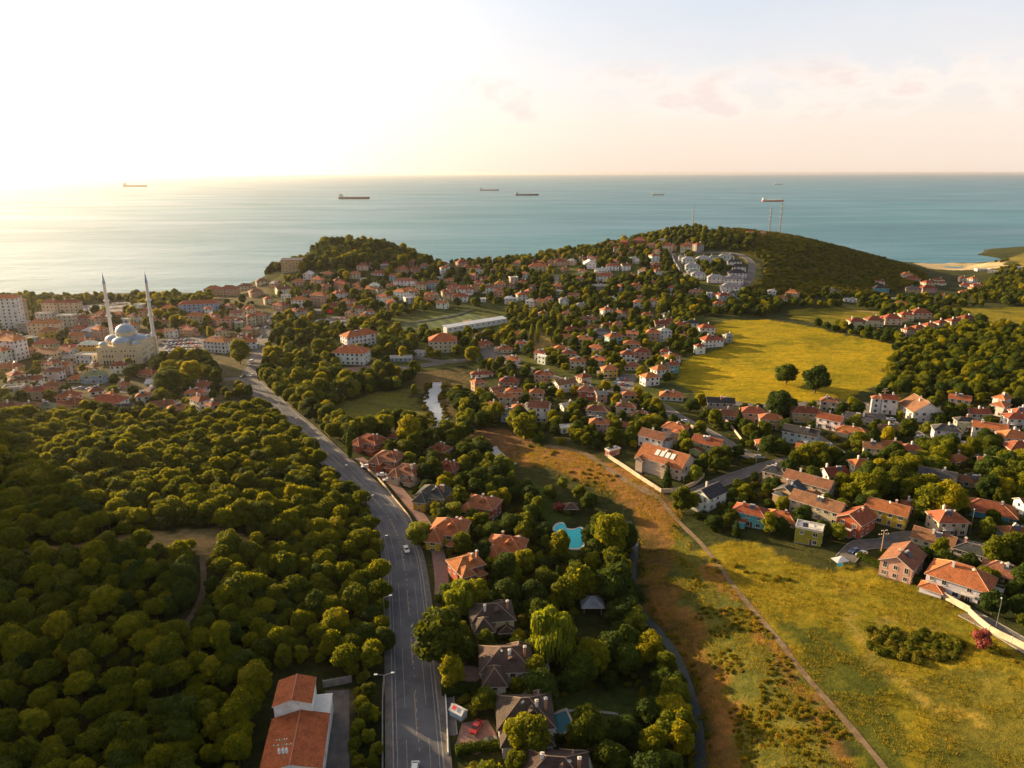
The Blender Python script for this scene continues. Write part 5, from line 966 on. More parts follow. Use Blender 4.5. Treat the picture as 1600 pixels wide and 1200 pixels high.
def lattice(px, py_base, py_top, w, name, label, red=False):
    g = G(px, py_base); dep = proj(*g)[2]; H_ = (py_base - py_top) / F * dep * 1.12; o = link(name, None, None, loc=tuple(g)); tag(o, label, 'mast'); mb = MB()
    for i in range(4):
        a = math.pi / 4 + i * math.pi / 2; mb.tube((w * math.cos(a), w * math.sin(a), -1), (w * .6 * math.cos(a), w * .6 * math.sin(a), H_), .32, .26, 5)
    n = int(H_ / 3)
    for j in range(n):
        z0, z1 = j * H_ / n, (j + 1) * H_ / n; f0, f1 = w * (1 - .4 * z0 / H_), w * (1 - .4 * z1 / H_)
        for i in range(4):
            a, b = math.pi / 4 + i * math.pi / 2, math.pi / 4 + (i + 1) * math.pi / 2; mb.tube((f0 * math.cos(a), f0 * math.sin(a), z0), (f1 * math.cos(b), f1 * math.sin(b), z1), .24, n=4); mb.tube((f1 * math.cos(a), f1 * math.sin(a), z1), (f1 * math.cos(b), f1 * math.sin(b), z1), .2, n=4)
    link('frame', mb.mesh('mast_frame', 'mast'), o); b = MB()
    for z, r in ((H_ * .62, 0), (H_ * .75, 1.5), (H_ * .9, 3)): 
        for q in range(2): b.lathe([(.1, z - .8), (.9, z - .8), (.9, z + .8), (.1, z + .8)], 8, (w * .9 * math.cos(r + q * 2.5), w * .9 * math.sin(r + q * 2.5)))
    link('antenna', b.mesh('antenna', 'tank'), o); c = MB(); c.tube((0, 0, H_), (0, 0, H_ + 3), .12, .06); link('tip', c.mesh('mast_tip', 'metal'), o)
M['mast'] = mat('mast_paint', noisy(.25, .2), (.27, .24, .22), .6)
lattice(1082, 360, 318, 1.5, 'radio_mast', 'slender red radio mast on the left crest of headland hill'); lattice(1202, 362, 319, 2.4, 'radio_mast', 'lattice radio mast on the hill, left and shorter of pair'); lattice(1218, 364, 313, 2.4, 'radio_mast', 'lattice radio mast on the hill, right and taller of pair')
def lamp_mesh(double):
    mb = MB(); mb.tube((0, 0, 0), (0, 0, 8.6), .1, .06, 8); hd = MB(); am = MB()
    for s_ in ((-1, 1) if double else (1,)): am.tube((0, 0, 8.5), (s_ * 1.7, 0, 9.0), .05, .04, 6); hd.box(min(s_ * 1.6, s_ * 2.4), -.16, 8.94, max(s_ * 1.6, s_ * 2.4), .16, 9.1)
    return mb.mesh('lamp_pole', 'metal'), am.mesh('lamp_arm', 'metal'), hd.mesh('lamp_head', 'lamp')
LD, LS = lamp_mesh(True), lamp_mesh(False)
def lamp(x, y, rz, label, dbl=False, grp='lamps along the main road'):
    z = float(zt(x, y)); o = link('street_lamp', None, None, loc=(x, y, z + .15), rz=rz); tag(o, label, 'street lamp', grp); m_ = LD if dbl else LS; link('pole', m_[0], o); link('arm', m_[1], o); link('lamp_head', m_[2], o)
acc = 0
for i in range(1, len(main)):
    acc += (main[i] - main[i - 1]).length
    if acc > 33:
        acc = 0; d_ = (main[i] - main[i - 1]).normalized(); n_ = Vector((-d_.y, d_.x, 0)); p = main[i] + n_ * 7.0; lamp(p.x, p.y, math.atan2(-n_.y, -n_.x), 'slim grey street lamp on the forest side of the main road', i < 14)
for px, py in [(1330, 706), (1515, 836), (1180, 735), (1440, 690), (985, 632), (1555, 985), (430, 520), (404, 560)]: g = G(px, py); lamp(g.x, g.y, 1.0, 'grey street lamp on a pole beside a side street', grp='lamps along the side streets')
def util_pole(px, py, h, label, big=False):
    g = G(px, py); o = link('utility_pole', None, None, loc=tuple(g), rz=.15); tag(o, label, 'utility pole', 'wooden utility poles'); mb = MB(); mb.tube((0, 0, -1), (0, 0, h), .2, .13, 8); link('pole', mb.mesh('utility_pole_shaft', 'wood'), o); b = MB()
    for z, w in ((h - .2, 1.1), (h - 1.5, 1.9)): b.box(-w, -.07, z, w, .07, z + .14)
    link('crossarm', b.mesh('crossarm', 'wood'), o); c = MB()
    for z, w in ((h - .06, 1.1), (h - 1.36, 1.9)):
        for s_ in (-1, -.5, .5, 1): c.lathe([(.02, z), (.11, z + .02), (.07, z + .12), (.11, z + .16), (.02, z + .28)], 8, (w * s_ * .92, 0))
    link('insulators', c.mesh('insulators', 'lamp'), o)
    if big:
        for q, x in enumerate((-.7, .1, .8)): e = MB(); e.lathe([(.02, h - 3), (.3, h - 3), (.3, h - 2.1), (.12, h - 2.05), (.1, h - 1.7), (.02, h - 1.7)], 12, (x, -.42)); link('transformer', e.mesh('transformer', 'lamp'), o)
g = G(447, 1262); util_pole(448, 1225, 11.5, 'wooden power pole with transformers in front of the hall roof', True)
for px, py, lab in [(1376, 866, 'wooden utility pole at the street corner by the pink house'), (984, 628, 'utility pole beside the paved cross street'), (1380, 632, 'utility pole at the near edge of the yellow field'), (947, 612, 'thin utility pole beside the parking square')]: util_pole(px, py, 9, lab)
# ------------------------------------------------------------------ garden walls, pools, hedges
def wall_line(pts, h, w, material, name, label, cat, step=4):
    ln = px_line(pts, step) if len(pts) > 2 else [G(*pts[0]).lerp(G(*pts[1]), i / 8) for i in range(9)]; mb = MB()
    for i in range(len(ln) - 1):
        a, b = ln[i], ln[i + 1]; d_ = (b - a); d_.z = 0; d_.normalize(); n_ = Vector((-d_.y, d_.x, 0)) * w / 2; za, zb = float(zt(a.x, a.y)), float(zt(b.x, b.y))
        q = [(p.x + s_ * n_.x, p.y + s_ * n_.y, z) for p, z in ((a, za), (b, zb)) for s_ in (-1, 1)]
        mb.add([(x, y, z - .8) for x, y, z in q] + [(x, y, z + h) for x, y, z in q], [(4, 5, 7, 6), (0, 4, 6, 2), (1, 3, 7, 5), (0, 1, 5, 4), (2, 6, 7, 3)], 0)
        if i % 2 == 0: mb.tube((a.x, a.y, za), (a.x, a.y, za + h + .15), w * .85, n=4, m=0)
    o = link(name, mb.mesh(name, material)); tag(o, label, cat); block_line(ln, .8); return o
for pts, h, m_, lab in [([(1438, 916), (1476, 936), (1514, 957)], 2, 'gwall', 'cream boundary wall below the large white house'), ([(1514, 960), (1545, 987), (1580, 1005), (1640, 1035)], 2, 'gwall', 'cream boundary wall between the near field and lower lane'), ([(950, 715), (985, 738), (1010, 755), (1033, 770)], 1.8, 'gwall', 'tile-topped wall along the track below the skylight villa'),
    ([(1033, 770), (1060, 768), (1085, 758), (1100, 745)], 1.8, 'gwall', 'wooden-looking fence wall beside the lane by skylight villa'), ([(1025, 640), (1050, 655), (1090, 672), (1110, 683)], 1.4, 'gwall', 'low cream wall along the orange verge of cross street'), ([(640, 560), (660, 562), (700, 568), (735, 565)], 2, 'concrete', 'pale retaining wall above the river by hostel'),
    ([(1100, 640), (1130, 655), (1160, 690)], 1.3, 'gwall', 'garden wall beside the grey gabled house'), ([(1330, 765), (1400, 772), (1500, 748), (1560, 730)], 1.2, 'concrete', 'long garden wall beside the dark grove'), ([(1430, 840), (1500, 850), (1560, 862)], 1.2, 'concrete', 'kerb-like low wall along the lower right street'),
    ([(1062, 424), (1054, 410), (1050, 400)], 2.2, 'white', 'white wall beside the hillside estate ramp'), ([(597, 1290), (598, 1200), (598, 1100), (600, 1060)], .9, 'concrete', 'low concrete wall along the forest-side pavement'), ([(700, 1180), (698, 1120), (694, 1060)], .8, 'white', 'low white wall between the road and villa gardens'),
    ([(563, 724), (592, 750), (616, 780), (641, 812), (656, 850)], .9, 'gwall', 'low wall between the main road and villa lane'), ([(506, 1074), (550, 1066)], 2.0, 'concrete', 'grey slatted fence at the back of the yard'), ([(600, 512), (700, 496), (741, 483)], 1, 'concrete', 'low pale wall on the upper side of football pitch')]:
    wall_line(pts, h, .3, m_, 'fence' if 'fence' in lab else 'garden_wall', lab, 'fence' if 'fence' in lab else 'garden wall')
def hedge(pts, h, w, label, dens=16):
    ln = px_line(pts, 1.6); r = np.random.default_rng(int(pts[0][0])); q = []; mb = MB()
    for a, b in zip(ln[:-1], ln[1:]):
        n = int((b - a).length * (2 * h + w) * dens); d_ = (b - a).normalized(); n_ = Vector((-d_.y, d_.x, 0)); mb.tube(Vector((a.x, a.y, float(zt(a.x, a.y)) + h * .45)), Vector((b.x, b.y, float(zt(b.x, b.y)) + h * .45)), min(h, w) * .55, n=6)
        for _ in range(n):
            t_ = r.random(); s_ = r.random() * (2 * h + w); p = a.lerp(b, t_); off, z = (-w / 2, s_) if s_ < h else ((s_ - h - w / 2, h) if s_ < h + w else (w / 2, s_ - h - w)); off += r.normal() * .1; z += r.normal() * .1
            c = Vector((p.x + n_.x * off, p.y + n_.y * off, float(zt(p.x, p.y)) + z)); u, v = Vector(r.normal(size=3)).normalized() * .24, Vector(r.normal(size=3)).normalized() * .2; q.append((c - u, c + v, c + u, c - v))
    for k in q: mb.add(k, [(0, 1, 2, 3)])
    o = link('hedge', mb.mesh('hedge', 'darkleaf')); tag(o, label, 'hedge'); block_line(ln, w)
hedge([(1340, 870), (1380, 890), (1440, 912)], 2, 1.6, 'tall clipped dark hedge below the pink gabled house'); hedge([(745, 940), (810, 935), (880, 930)], 2.2, 1.6, 'dark hedge above the dark brown roofed villa'); hedge([(850, 935), (900, 925), (905, 900)], 2, 1.4, 'dark hedge beside the grey garden pavilion')
hedge([(712, 1178), (760, 1170), (808, 1168)], 1.8, 1.8, 'thick hedge below the red car driveway'); hedge([(750, 1003), (800, 998), (840, 1000)], 1.8, 1.4, 'hedge behind the middle dark brown villa'); hedge([(835, 1160), (880, 1158), (905, 1163)], 1.6, 1.4, 'hedge below the rectangular pool'); hedge([(690, 1085), (740, 1080), (775, 1070)], 2, 2, 'hedge between the two lower villas')
def pool(pts, material, label, world=None, z=None, rim='trim'):
    pg = world if world is not None else poly(pts); c = pg.mean(0); zz = float(zt(*c)) + .45; o = link('pool', None, None, loc=(c[0], c[1], zz)); tag(o, label, 'swimming pool'); n = len(pg); q = pg - c; mb = MB()
    mb.add([(x, y, 0) for x, y in q], [tuple(range(n))]); link('water', mb.mesh('pool_water', material), o); b = MB(); k = q * (1 + 1.0 / np.maximum(np.hypot(q[:, 0], q[:, 1]), 1))[:, None]
    b.add([(x, y, .08) for x, y in q] + [(x, y, .08) for x, y in k] + [(x, y, -1.5) for x, y in k] + [(x, y, -.3) for x, y in q], [(i, (i + 1) % n, n + (i + 1) % n, n + i) for i in range(n)] + [(n + i, n + (i + 1) % n, 2 * n + (i + 1) % n, 2 * n + i) for i in range(n)] + [((i + 1) % n, i, 3 * n + i, 3 * n + (i + 1) % n) for i in range(n)]); link('rim', b.mesh('pool_rim', rim), o); rast(list(pg + (pg - c) * .3))
cv = smooth_line([(x, y) for x, y in poly([(867, 825), (871, 821), (880, 820), (884, 824), (886, 829), (895, 831), (905, 829), (910, 834), (910, 855), (898, 858), (886, 855), (882, 849), (887, 841), (883, 836), (875, 836), (867, 831), (867, 825)])], .8)
pool(None, 'pool', 'curved turquoise swimming pool with white rim on the villa lawn', np.array([p[:2] for p in cv[:-1]]))
pool([(861, 1119), (884, 1115), (897, 1144), (870, 1148)], 'poold', 'rectangular deep teal pool beside the dark brown roofed villa', rim='gwall'); pool([(832, 1044), (853, 1043), (853, 1049), (834, 1050)], 'poold', 'small teal pool beside the middle dark brown villa'); pool([(902, 1192), (918, 1191), (922, 1206), (906, 1207)], 'pool', 'turquoise pool at the bottom edge of the photo')
rast(poly([(698, 1118), (800, 1112), (795, 1205), (698, 1205)]))
g = place(925, 938, 3); o = link('pavilion', None, None, loc=tuple(g)); tag(o, 'grey pyramid-roofed garden pavilion in the dark villa garden', 'pavilion'); link('roof', roof_block(6.2, 6, 'h', 1.6).mesh('pavilion_roof', ['roof', 'trim', 'ridge']), o, (.3, .32, .34), (0, 0, 2.8)); mb = MB()
for sx in (-1, 1):
    for sy in (-1, 1): mb.tube((sx * 2.7, sy * 2.7, -.5), (sx * 2.7, sy * 2.7, 2.8), .1)
link('posts', mb.mesh('posts', 'trim'), o); rast([(g.x - 5, g.y - 9), (g.x + 5, g.y - 9), (g.x + 5, g.y + 5), (g.x - 5, g.y + 5)])
g = place(892, 792, 2); o = link('pavilion', None, None, loc=tuple(g)); tag(o, 'dark brown roofed garden pavilion above the curved pool', 'pavilion'); link('roof', roof_block(5, 4, 'h', 1.3).mesh('pavilion_roof', ['roof', 'trim', 'ridge']), o, (.12, .07, .05), (0, 0, 2.5)); mb = MB()
for sx in (-1, 1):
    for sy in (-1, 1): mb.tube((sx * 2.2, sy * 1.7, -.5), (sx * 2.2, sy * 1.7, 2.5), .1)
link('posts', mb.mesh('posts', 'door'), o)
g = place(716, 1114, 1); o = link('playhouse', None, None, loc=tuple(g), rz=R(-35)); tag(o, 'small white kiosk with a red-marked roof beside the road wall', 'kiosk'); block(o, 0, 0, 3.6, 2.2, 2.0, 'g', .7, WALL['B'][0], (.6, .6, .6), o=.2); mb = MB(); mb.add([(-1.2, -1.0, 2.35), (-.1, -1.0, 2.35), (-.1, -.2, 2.85), (-1.2, -.2, 2.85)], [(0, 1, 2, 3)]); link('roof_sign', mb.mesh('roof_sign', mat('red_paint', None, (.55, .03, .06), .5)), o, loc=(0, 0, .06)); rast([(g.x - 3, g.y - 3), (g.x + 3, g.y - 3), (g.x + 3, g.y + 3), (g.x - 3, g.y + 3)])
g = place(1312, 876, 1); o = link('market_tent', None, None, loc=tuple(g), rz=R(20), scale=.62); tag(o, 'patched tarpaulin shelter with blue and white cloths by the near field', 'shelter'); mb = MB(); mb.add([(-4, -2.5, 2.1), (4, -2.5, 1.8), (4, 2.5, 2.4), (-4, 2.5, 2.6), (0, 0, 3.1)], [(0, 1, 4), (1, 2, 4), (2, 3, 4), (3, 0, 4)]); link('canopy', mb.mesh('tarpaulin', 'tank'), o); b = MB(); b.add([(-4.2, -2.6, 2.05), (-.5, -2.6, 1.95), (-.6, -3.4, .5), (-4.3, -3.3, .6)], [(0, 1, 2, 3)]); link('side_cloth', b.mesh('side_cloth', 'pool'), o); c = MB()
for sx, sy in ((-3.9, -2.4), (3.9, -2.4), (3.9, 2.4), (-3.9, 2.4)): c.tube((sx, sy, -.5), (sx, sy, 2.2), .07)
link('posts', c.mesh('posts', 'wood'), o)
g = place(513, 492, 8); o = link('flagpole', None, None, loc=tuple(G(513, 508))); tag(o, 'flagpole flying a small red flag beside the car park', 'flagpole'); mb = MB(); mb.tube((0, 0, 0), (0, 0, 14), .12, .08); link('pole', mb.mesh('flagpole', 'metal'), o); b = MB(); nn = 8
for i in range(nn): x0, x1 = i * .6, (i + 1) * .6; b.add([(x0, .3 * math.sin(x0 * 1.6), 10.6), (x1, .3 * math.sin(x1 * 1.6), 10.6), (x1, .3 * math.sin(x1 * 1.6), 13.8), (x0, .3 * math.sin(x0 * 1.6), 13.8)], [(0, 1, 2, 3)])
link('flag', b.mesh('flag', mat('red_flag', None, (.6, .02, .02), .8)), o)
# ------------------------------------------------------------------ vehicles
def car_parts(L_=4.3, W_2=.88, H_=1.45, van=False):
    mb = MB(); P_ = ([(-2.15, .35), (-2.15, .8), (-1.3, .95), (2.1, .98), (2.15, .35)] if not van else [(-2.3, .35), (-2.3, 1.0), (-1.7, 1.15), (2.3, 1.2), (2.3, .35)])
    C_ = [(-1.25, .95), (-.5, H_), (1.0, H_), (1.85, .97)] if not van else [(-1.65, 1.15), (-1.2, 2.0), (2.25, 2.05), (2.28, 1.2)]
    def ext(pr, w0, w1, m): 
        n = len(pr); zt_ = max(z for _, z in pr); zb = min(z for _, z in pr); f = lambda z: w0 + (w1 - w0) * (z - zb) / (zt_ - zb)
        v = [(x, -f(z), z) for x, z in pr] + [(x, f(z), z) for x, z in pr]; mb.add(v, [tuple(range(n)), tuple(reversed(range(n, 2 * n)))] + [((i + 1) % n, i, n + i, n + (i + 1) % n) for i in range(n)], m)
    ext(P_, W_2, W_2 * .96, 0); ext(C_, W_2 * .93, W_2 * .72, 0); body = mb.mesh('car_body', 'car'); g_ = MB(); c0, c1, c2, c3 = C_; zb, h_ = c0[1], c1[1]
    def y_(z): return (W_2 * .93 + (W_2 * .72 - W_2 * .93) * (z - zb) / (h_ - zb))
    def lerp(a, b, t_): return (a[0] + (b[0] - a[0]) * t_, a[1] + (b[1] - a[1]) * t_)
    for a, b, s_ in ((c0, c1, -1), (c3, c2, 1)): p, q = lerp(a, b, .1), lerp(a, b, .9); g_.add([(p[0] + s_ * .02, -y_(p[1]) * .9, p[1] + .02), (p[0] + s_ * .02, y_(p[1]) * .9, p[1] + .02), (q[0] + s_ * .02, y_(q[1]) * .9, q[1] + .02), (q[0] + s_ * .02, -y_(q[1]) * .9, q[1] + .02)], [(0, 1, 2, 3)])
    for s_ in (-1, 1): z0, z1 = zb + .06, h_ - .08; g_.add([(c0[0] + .3, s_ * (y_(z0) + .015), z0), (c3[0] - .35, s_ * (y_(z0) + .015), z0), (c2[0] - .05, s_ * (y_(z1) + .015), z1), (c1[0] + .1, s_ * (y_(z1) + .015), z1)], [(0, 1, 2, 3)])
    w = MB(); w.tube((0, -.11, 0), (0, .11, 0), .33, n=14); hl = MB(); hl.box(-.03, -.16, -.07, .03, .16, .07); return body, g_.mesh('car_windows', 'glass'), w.mesh('wheel', 'rubber'), hl.mesh('headlight', 'lamp'), van
CAR, VAN = car_parts(), car_parts(van=True)
def car(px, py, rot, colr, label, kind=CAR, group=None, p3=None):
    g = Vector(p3) if p3 else G(px, py); z = float(zt(g.x, g.y)) + .16; o = link('parked_car' if group else 'car', None, None, loc=(g.x, g.y, z), rz=R(rot)); tag(o, label, 'van' if kind is VAN else 'car', group); link('body', kind[0], o, colr); link('windows', kind[1], o)
    if proj(*g)[2] < 420:
        for x in (-1.3, 1.35):
            for y in (-.8, .8): link('wheel', kind[2], o, loc=(x, y, .33))
        for y in (-.6, .6): link('headlight', kind[3], o, loc=(-2.15 if kind is CAR else -2.3, y, .68))
    return o
WHT, BLK, RED_, SIL, BLU = (.75, .75, .73), (.03, .03, .035), (.42, .03, .02), (.4, .41, .42), (.1, .16, .3)
car(635, 861, 108, WHT, 'white car driving on the main road curve'); car(648, 1207, 92, WHT, 'white car at the bottom edge of the main road'); car(744, 1140, 70, RED_, 'red car parked on the paved villa driveway'); car(765, 1163, 25, BLK, 'dark car under the hedge on the villa driveway'); car(596, 744, 10, WHT, 'white car parked on the lane by the brick villa'); car(606, 752, 15, SIL, 'silver car parked just below the white one by brick villa', ); car(572, 731, 15, WHT, 'white car half under trees on villa lane')
car(1335, 863, 30, BLU, 'pale blue car parked beside the tarpaulin shelter'); car(1346, 868, 30, WHT, 'white car parked behind the pale blue one'); car(1007, 631, 100, WHT, 'white van parked by the cross street', VAN); car(1155, 704, 150, WHT, 'white car parked in the garden by green gabled house'); car(1187, 716, 150, SIL, 'silver car under trees on the lane end'); car(1094, 629, 170, SIL, 'silver car beside the grey gabled house'); car(392, 567, 70, WHT, 'white bus-like van on the town road', VAN); car(380, 590, 60, BLK, 'dark car at the road junction'); car(394, 588, 80, WHT, 'white car at the road junction'); car(402, 540, 75, SIL, 'silver car on the town road')
for px, py in [(420, 503), (416, 512), (409, 528), (424, 497)]: car(px, py, 75, random.choice((WHT, SIL, BLK)), 'car parked along the town road beyond the junction', group='cars parked along the town road')
def lot(pts, n, nx, rot, lab, grp):
    a, b, c, d = [Vector((*x, 0)) for x in poly(pts)]
    for i in range(n):
        u, v = ((i % nx) + .5) / nx, ((i // nx) + .5) / math.ceil(n / nx)
        if random.random() < .12: continue
        p = a.lerp(b, u).lerp(d.lerp(c, u), v); car(0, 0, rot + random.choice((0, 180)), random.choice((WHT, WHT, SIL, BLK, RED_, BLU, SIL)), lab, group=grp, p3=(p.x, p.y, 0))
lot([(252, 552), (308, 552), (312, 528), (262, 532)], 30, 8, 80, 'car parked in the square beside the mosque', 'cars parked beside the mosque'); lot([(128, 488), (210, 484), (196, 473), (128, 479)], 22, 11, 80, 'car parked on the seafront car park', 'cars parked on the seafront'); lot([(492, 512), (560, 503), (560, 494), (492, 501)], 18, 9, 75, 'car parked in the lot above the white school', 'cars parked above the school'); lot([(955, 603), (983, 608), (985, 592), (965, 590)], 7, 4, 80, 'car parked on the square by the cross street', 'cars parked on the square')
for px, py in [(500 / 4 + 0, 608), (140, 609), (182, 608), (295, 614), (1392, 657), (1410, 665), (1440, 684), (1290, 697), (1318, 712), (890, 600), (1070, 660)]: car(px, py, 10 if px < 400 else -25, random.choice((WHT, SIL, WHT, BLU)), 'car parked at the kerb of a side street', group='cars parked along the side streets')
# ------------------------------------------------------------------ ships
def ship(px, py, A, rot, colr, label, kind='tanker'):
    x, y = P(px, py, 0); s = F / proj(x, y, 0)[2]; Ls = A / s; k = Ls / 190; o = link('ship', None, None, loc=(x, y, 0), rz=R(rot)); tag(o, label, 'ship'); mb = MB(); n = 12
    pr = [(-95, 0), (-92, 13), (-70, 15), (60, 15), (80, 11), (97, 0)]; pts = pr + [(a, -b) for a, b in reversed(pr[1:-1])]; v = [(a * k, b * k, -2) for a, b in pts] + [(a * k * (1.02 if a > 80 else 1), b * k, (11 + (3 if a > 75 else 0)) * k) for a, b in pts]; m = len(pts)
    mb.add(v, [(i, (i + 1) % m, m + (i + 1) % m, m + i)[::-1] for i in range(m)] + [tuple(range(2 * m - 1, m - 1, -1))]); link('hull', mb.mesh('hull', mat('hull_paint', noisy(.02, .15), colr, .6)), o)
    b = MB(); b.box(-88 * k, -11 * k, 11 * k, -68 * k, 11 * k, 27 * k); b.box(-86 * k, -14 * k, 27.01 * k, -76 * k, 14 * k, 30 * k); b.box(-90 * k, -3 * k, 27 * k, -86.5 * k, 3 * k, 34 * k); link('bridge', b.mesh('ship_bridge', 'trim'), o)
    c = MB()
    for i in range(5):
        x_ = -50 + i * 26; c.box((x_ - 9) * k, -9 * k, 11.1 * k, (x_ + 9) * k, 9 * k, 14.5 * k)
        if kind == 'cargo': c.tube(((x_ + 13) * k, 0, 11 * k), ((x_ + 13) * k, 0, 30 * k), 1.2 * k); c.tube(((x_ + 13) * k, 0, 27 * k), ((x_ + 3) * k, 0, 33 * k), .7 * k)
    link('deck_cargo', c.mesh('deck_cargo', 'metal' if kind != 'cargo' else 'trim'), o)
DK = (.06, .05, .05)
ship(211, 292, 37, 0, (.25, .16, .12), 'pale hazy cargo ship farthest left on the sea'); ship(553, 311, 48, 0, (.13, .06, .05), 'long dark cargo ship, largest on the water'); ship(764, 298, 30, 0, (.3, .28, .26), 'grey cargo ship with several deck cranes', 'cargo'); ship(823, 305.5, 36, 0, DK, 'low black ship right of the crane ship'); ship(1028, 305, 19, 0, (.32, .07, .05), 'small red ship with a white bridge at the left end'); ship(1216, 288.5, 14, 0, (.2, .2, .22), 'tiny faint ship near the horizon above the masts'); ship(1207, 315, 34, 0, (.4, .09, .05), 'red cargo ship seen between the two lattice masts', 'cargo')
# ------------------------------------------------------------------ planting
ZN.update({'forest': 'the wood left of the main road', 'verge': 'the verge of the main road', 'rightwood': 'the wood beyond the terraces', 'headland': 'the wood on the headland by the sea', 'slope': 'the gardens of the sea slope', 'centre': 'the gardens of the town centre',
           'river': 'the strip beside the river', 'villas': 'the villa gardens beside the main road', 'right': 'the gardens east of the stream', 'town': 'the mosque quarter', 'hill': 'the bare headland hill', 'far': 'the strip behind the big field', 'field': 'the edge of the near field', 'bank': 'the dry stream bank'})
def zp(pts): return poly(pts)
# the pieces one can point to
for px, py, k, s, lab in [
  (1229, 588, 'dense_tree', 2.05, 'round dark oak standing alone in the big yellow field'), (1275, 598, 'dense_tree', 2.5, 'broad dark oak beside the round one in the yellow field'),
  (1215, 640, 'dense_tree', 1.7, 'big dark tree at the near edge of the yellow field'), (1094, 632, 'broadleaf_tree', 1.0, 'bushy green tree at the field corner by white row houses'),
  (831, 528, 'poplar_tree', 1.15, 'tall slim poplar above the bare orange slope, taller of two'), (840, 530, 'poplar_tree', 1.05, 'slim poplar above the bare slope, beside its taller twin'),
  (722, 945, 'willow_tree', 1.2, 'bright weeping willow beside the villa driveway and main road'), (864, 1015, 'willow_tree', 1.55, 'weeping willow with hanging strands on the dark villa lawn'),
  (690, 1020, 'broadleaf_tree', 1.75, 'big broad tree overhanging the main road pavement'), (655, 838, 'lime_tree', 1.35, 'sunlit round tree between the main road and yellow villas'),
  (938, 838, 'broadleaf_tree', 1.5, 'large spreading tree overhanging the curved turquoise pool'), (905, 918, 'broadleaf_tree', 1.6, 'large tree below the curved turquoise pool'), (955, 850, 'broadleaf_tree', 1.7, 'large tree between curved pool and stream'), (960, 920, 'dense_tree', 1.7, 'big dark tree where the stream bends by the villas'),
  (1042, 755, 'conifer_tree', 1.0, 'blue-green conifer in front of the solar roof villa'), (1065, 792, 'broadleaf_tree', 1.15, 'round tree beside the white house with charcoal roof'), (1360, 785, 'lime_tree', 1.2, 'rounded light tree above the ochre house'),
  (1450, 790, 'broadleaf_tree', 1.75, 'large broad tree below the blue gabled house'), (1480, 795, 'broadleaf_tree', 1.6, 'second broad tree touching the large one below blue house'),
  (1353, 775, 'broadleaf_tree', 1.2, 'leafy tree standing above the red-roofed brown house'), (820, 675, 'broadleaf_tree', 1.7, 'big dark-green tree beside the stream bend, by white house'), (640, 690, 'broadleaf_tree', 1.7, 'large tree amid the brick villas with red roofs'),
  (375, 560, 'broadleaf_tree', 1.7, 'big round tree beside the long red-roofed school by the junction'), (262, 600, 'dense_tree', 1.9, 'big dark tree beside the mosque forecourt'), (300, 590, 'broadleaf_tree', 1.8, 'broad tree between the mosque car park and road'),
  (1535, 998, 'plum_tree', 1.1, 'crimson-leaved shrub against the cream boundary wall'), (52, 487, 'cypress_tree', 2.0, 'tall dark cypress between the seafront apartment blocks'), (546, 705, 'cypress_tree', 1.4, 'dark cypress beside the red-roofed brick villa'),
  (1377, 615, 'dense_tree', .9, 'small dark tree by the brick sheds at the field edge'), (683, 397, 'broadleaf_tree', 1.1, 'lone feathery tree standing on the cliff skyline'), (873, 790, 'plum_tree', 1.0, 'small reddish tree on the lawn above the pool')]:
    g = G(px, py, 2.5 * s); plant(k, g.x, g.y, s, '!' + lab, force=True)
for px, py, k, s in [(838, 800, 'broadleaf_tree', .9), (828, 775, 'dense_tree', .9), (852, 838, 'dense_tree', .8), (905, 772, 'broadleaf_tree', .8), (880, 758, 'lime_tree', .7), (822, 822, 'broadleaf_tree', 1.0), (920, 790, 'dense_tree', .8), (860, 775, 'broadleaf_tree', .6)]:
    g = G(px, py, 2.5 * s); plant(k, g.x, g.y, s, 'villas', force=True)
FOREST = [(-260, 652), (60, 653), (140, 660), (240, 655), (330, 650), (405, 638), (425, 648), (446, 668), (488, 706), (528, 748), (566, 790), (594, 845), (602, 900), (603, 960), (606, 1040), (550, 1060), (515, 1050), (418, 1055), (395, 1290), (-260, 1290)]
scatter(zp(FOREST), 4.3, [('pine_tree', 6), ('dense_tree', 1.0), ('broadleaf_tree', 2.2)], .4, 1.0, 'forest', seed=1)
scatter(zp([(555, 1060), (592, 1060), (592, 1280), (552, 1280)]), 3.6, [('broadleaf_tree', 1), ('lime_tree', .3)], .3, .5, 'verge', seed=2)
scatter(zp([(400, 608), (440, 625), (490, 660), (540, 705), (560, 690), (560, 600), (440, 590)]), 7, [('broadleaf_tree', 3), ('dense_tree', 2), ('lime_tree', 1)], .6, 1.2, 'river', seed=3)
scatter(zp([(400, 590), (660, 575), (655, 600), (660, 640), (620, 660), (670, 668), (640, 690), (560, 690), (430, 625)]), 8, [('broadleaf_tree', 3), ('dense_tree', 3), ('lime_tree', 2)], .7, 1.3, 'river', seed=4, clump=.2)
scatter(zp([(705, 610), (800, 640), (830, 690), (790, 700), (800, 760), (770, 770), (700, 700), (690, 665)]), 7, [('broadleaf_tree', 3), ('dense_tree', 2), ('lime_tree', .6)], .7, 1.3, 'river', seed=5)
scatter(zp([(790, 640), (860, 668), (960, 690), (1000, 690), (990, 715), (900, 700), (800, 700), (780, 670)]), 7, [('broadleaf_tree', 3), ('dense_tree', 1), ('bush', 3)], .35, .9, 'centre', seed=55, clump=.3)
scatter(zp([(560, 680), (700, 690), (790, 760), (830, 760), (830, 860), (990, 830), (985, 900), (995, 960), (1020, 1000), (1050, 1040), (1075, 1100), (1085, 1290), (700, 1290), (700, 960), (660, 800), (600, 720)]), 6.4,
        [('broadleaf_tree', 4), ('dense_tree', 4), ('conifer_tree', .5), ('lime_tree', .5)], .5, 1.15, 'villas', seed=6, clump=.1)
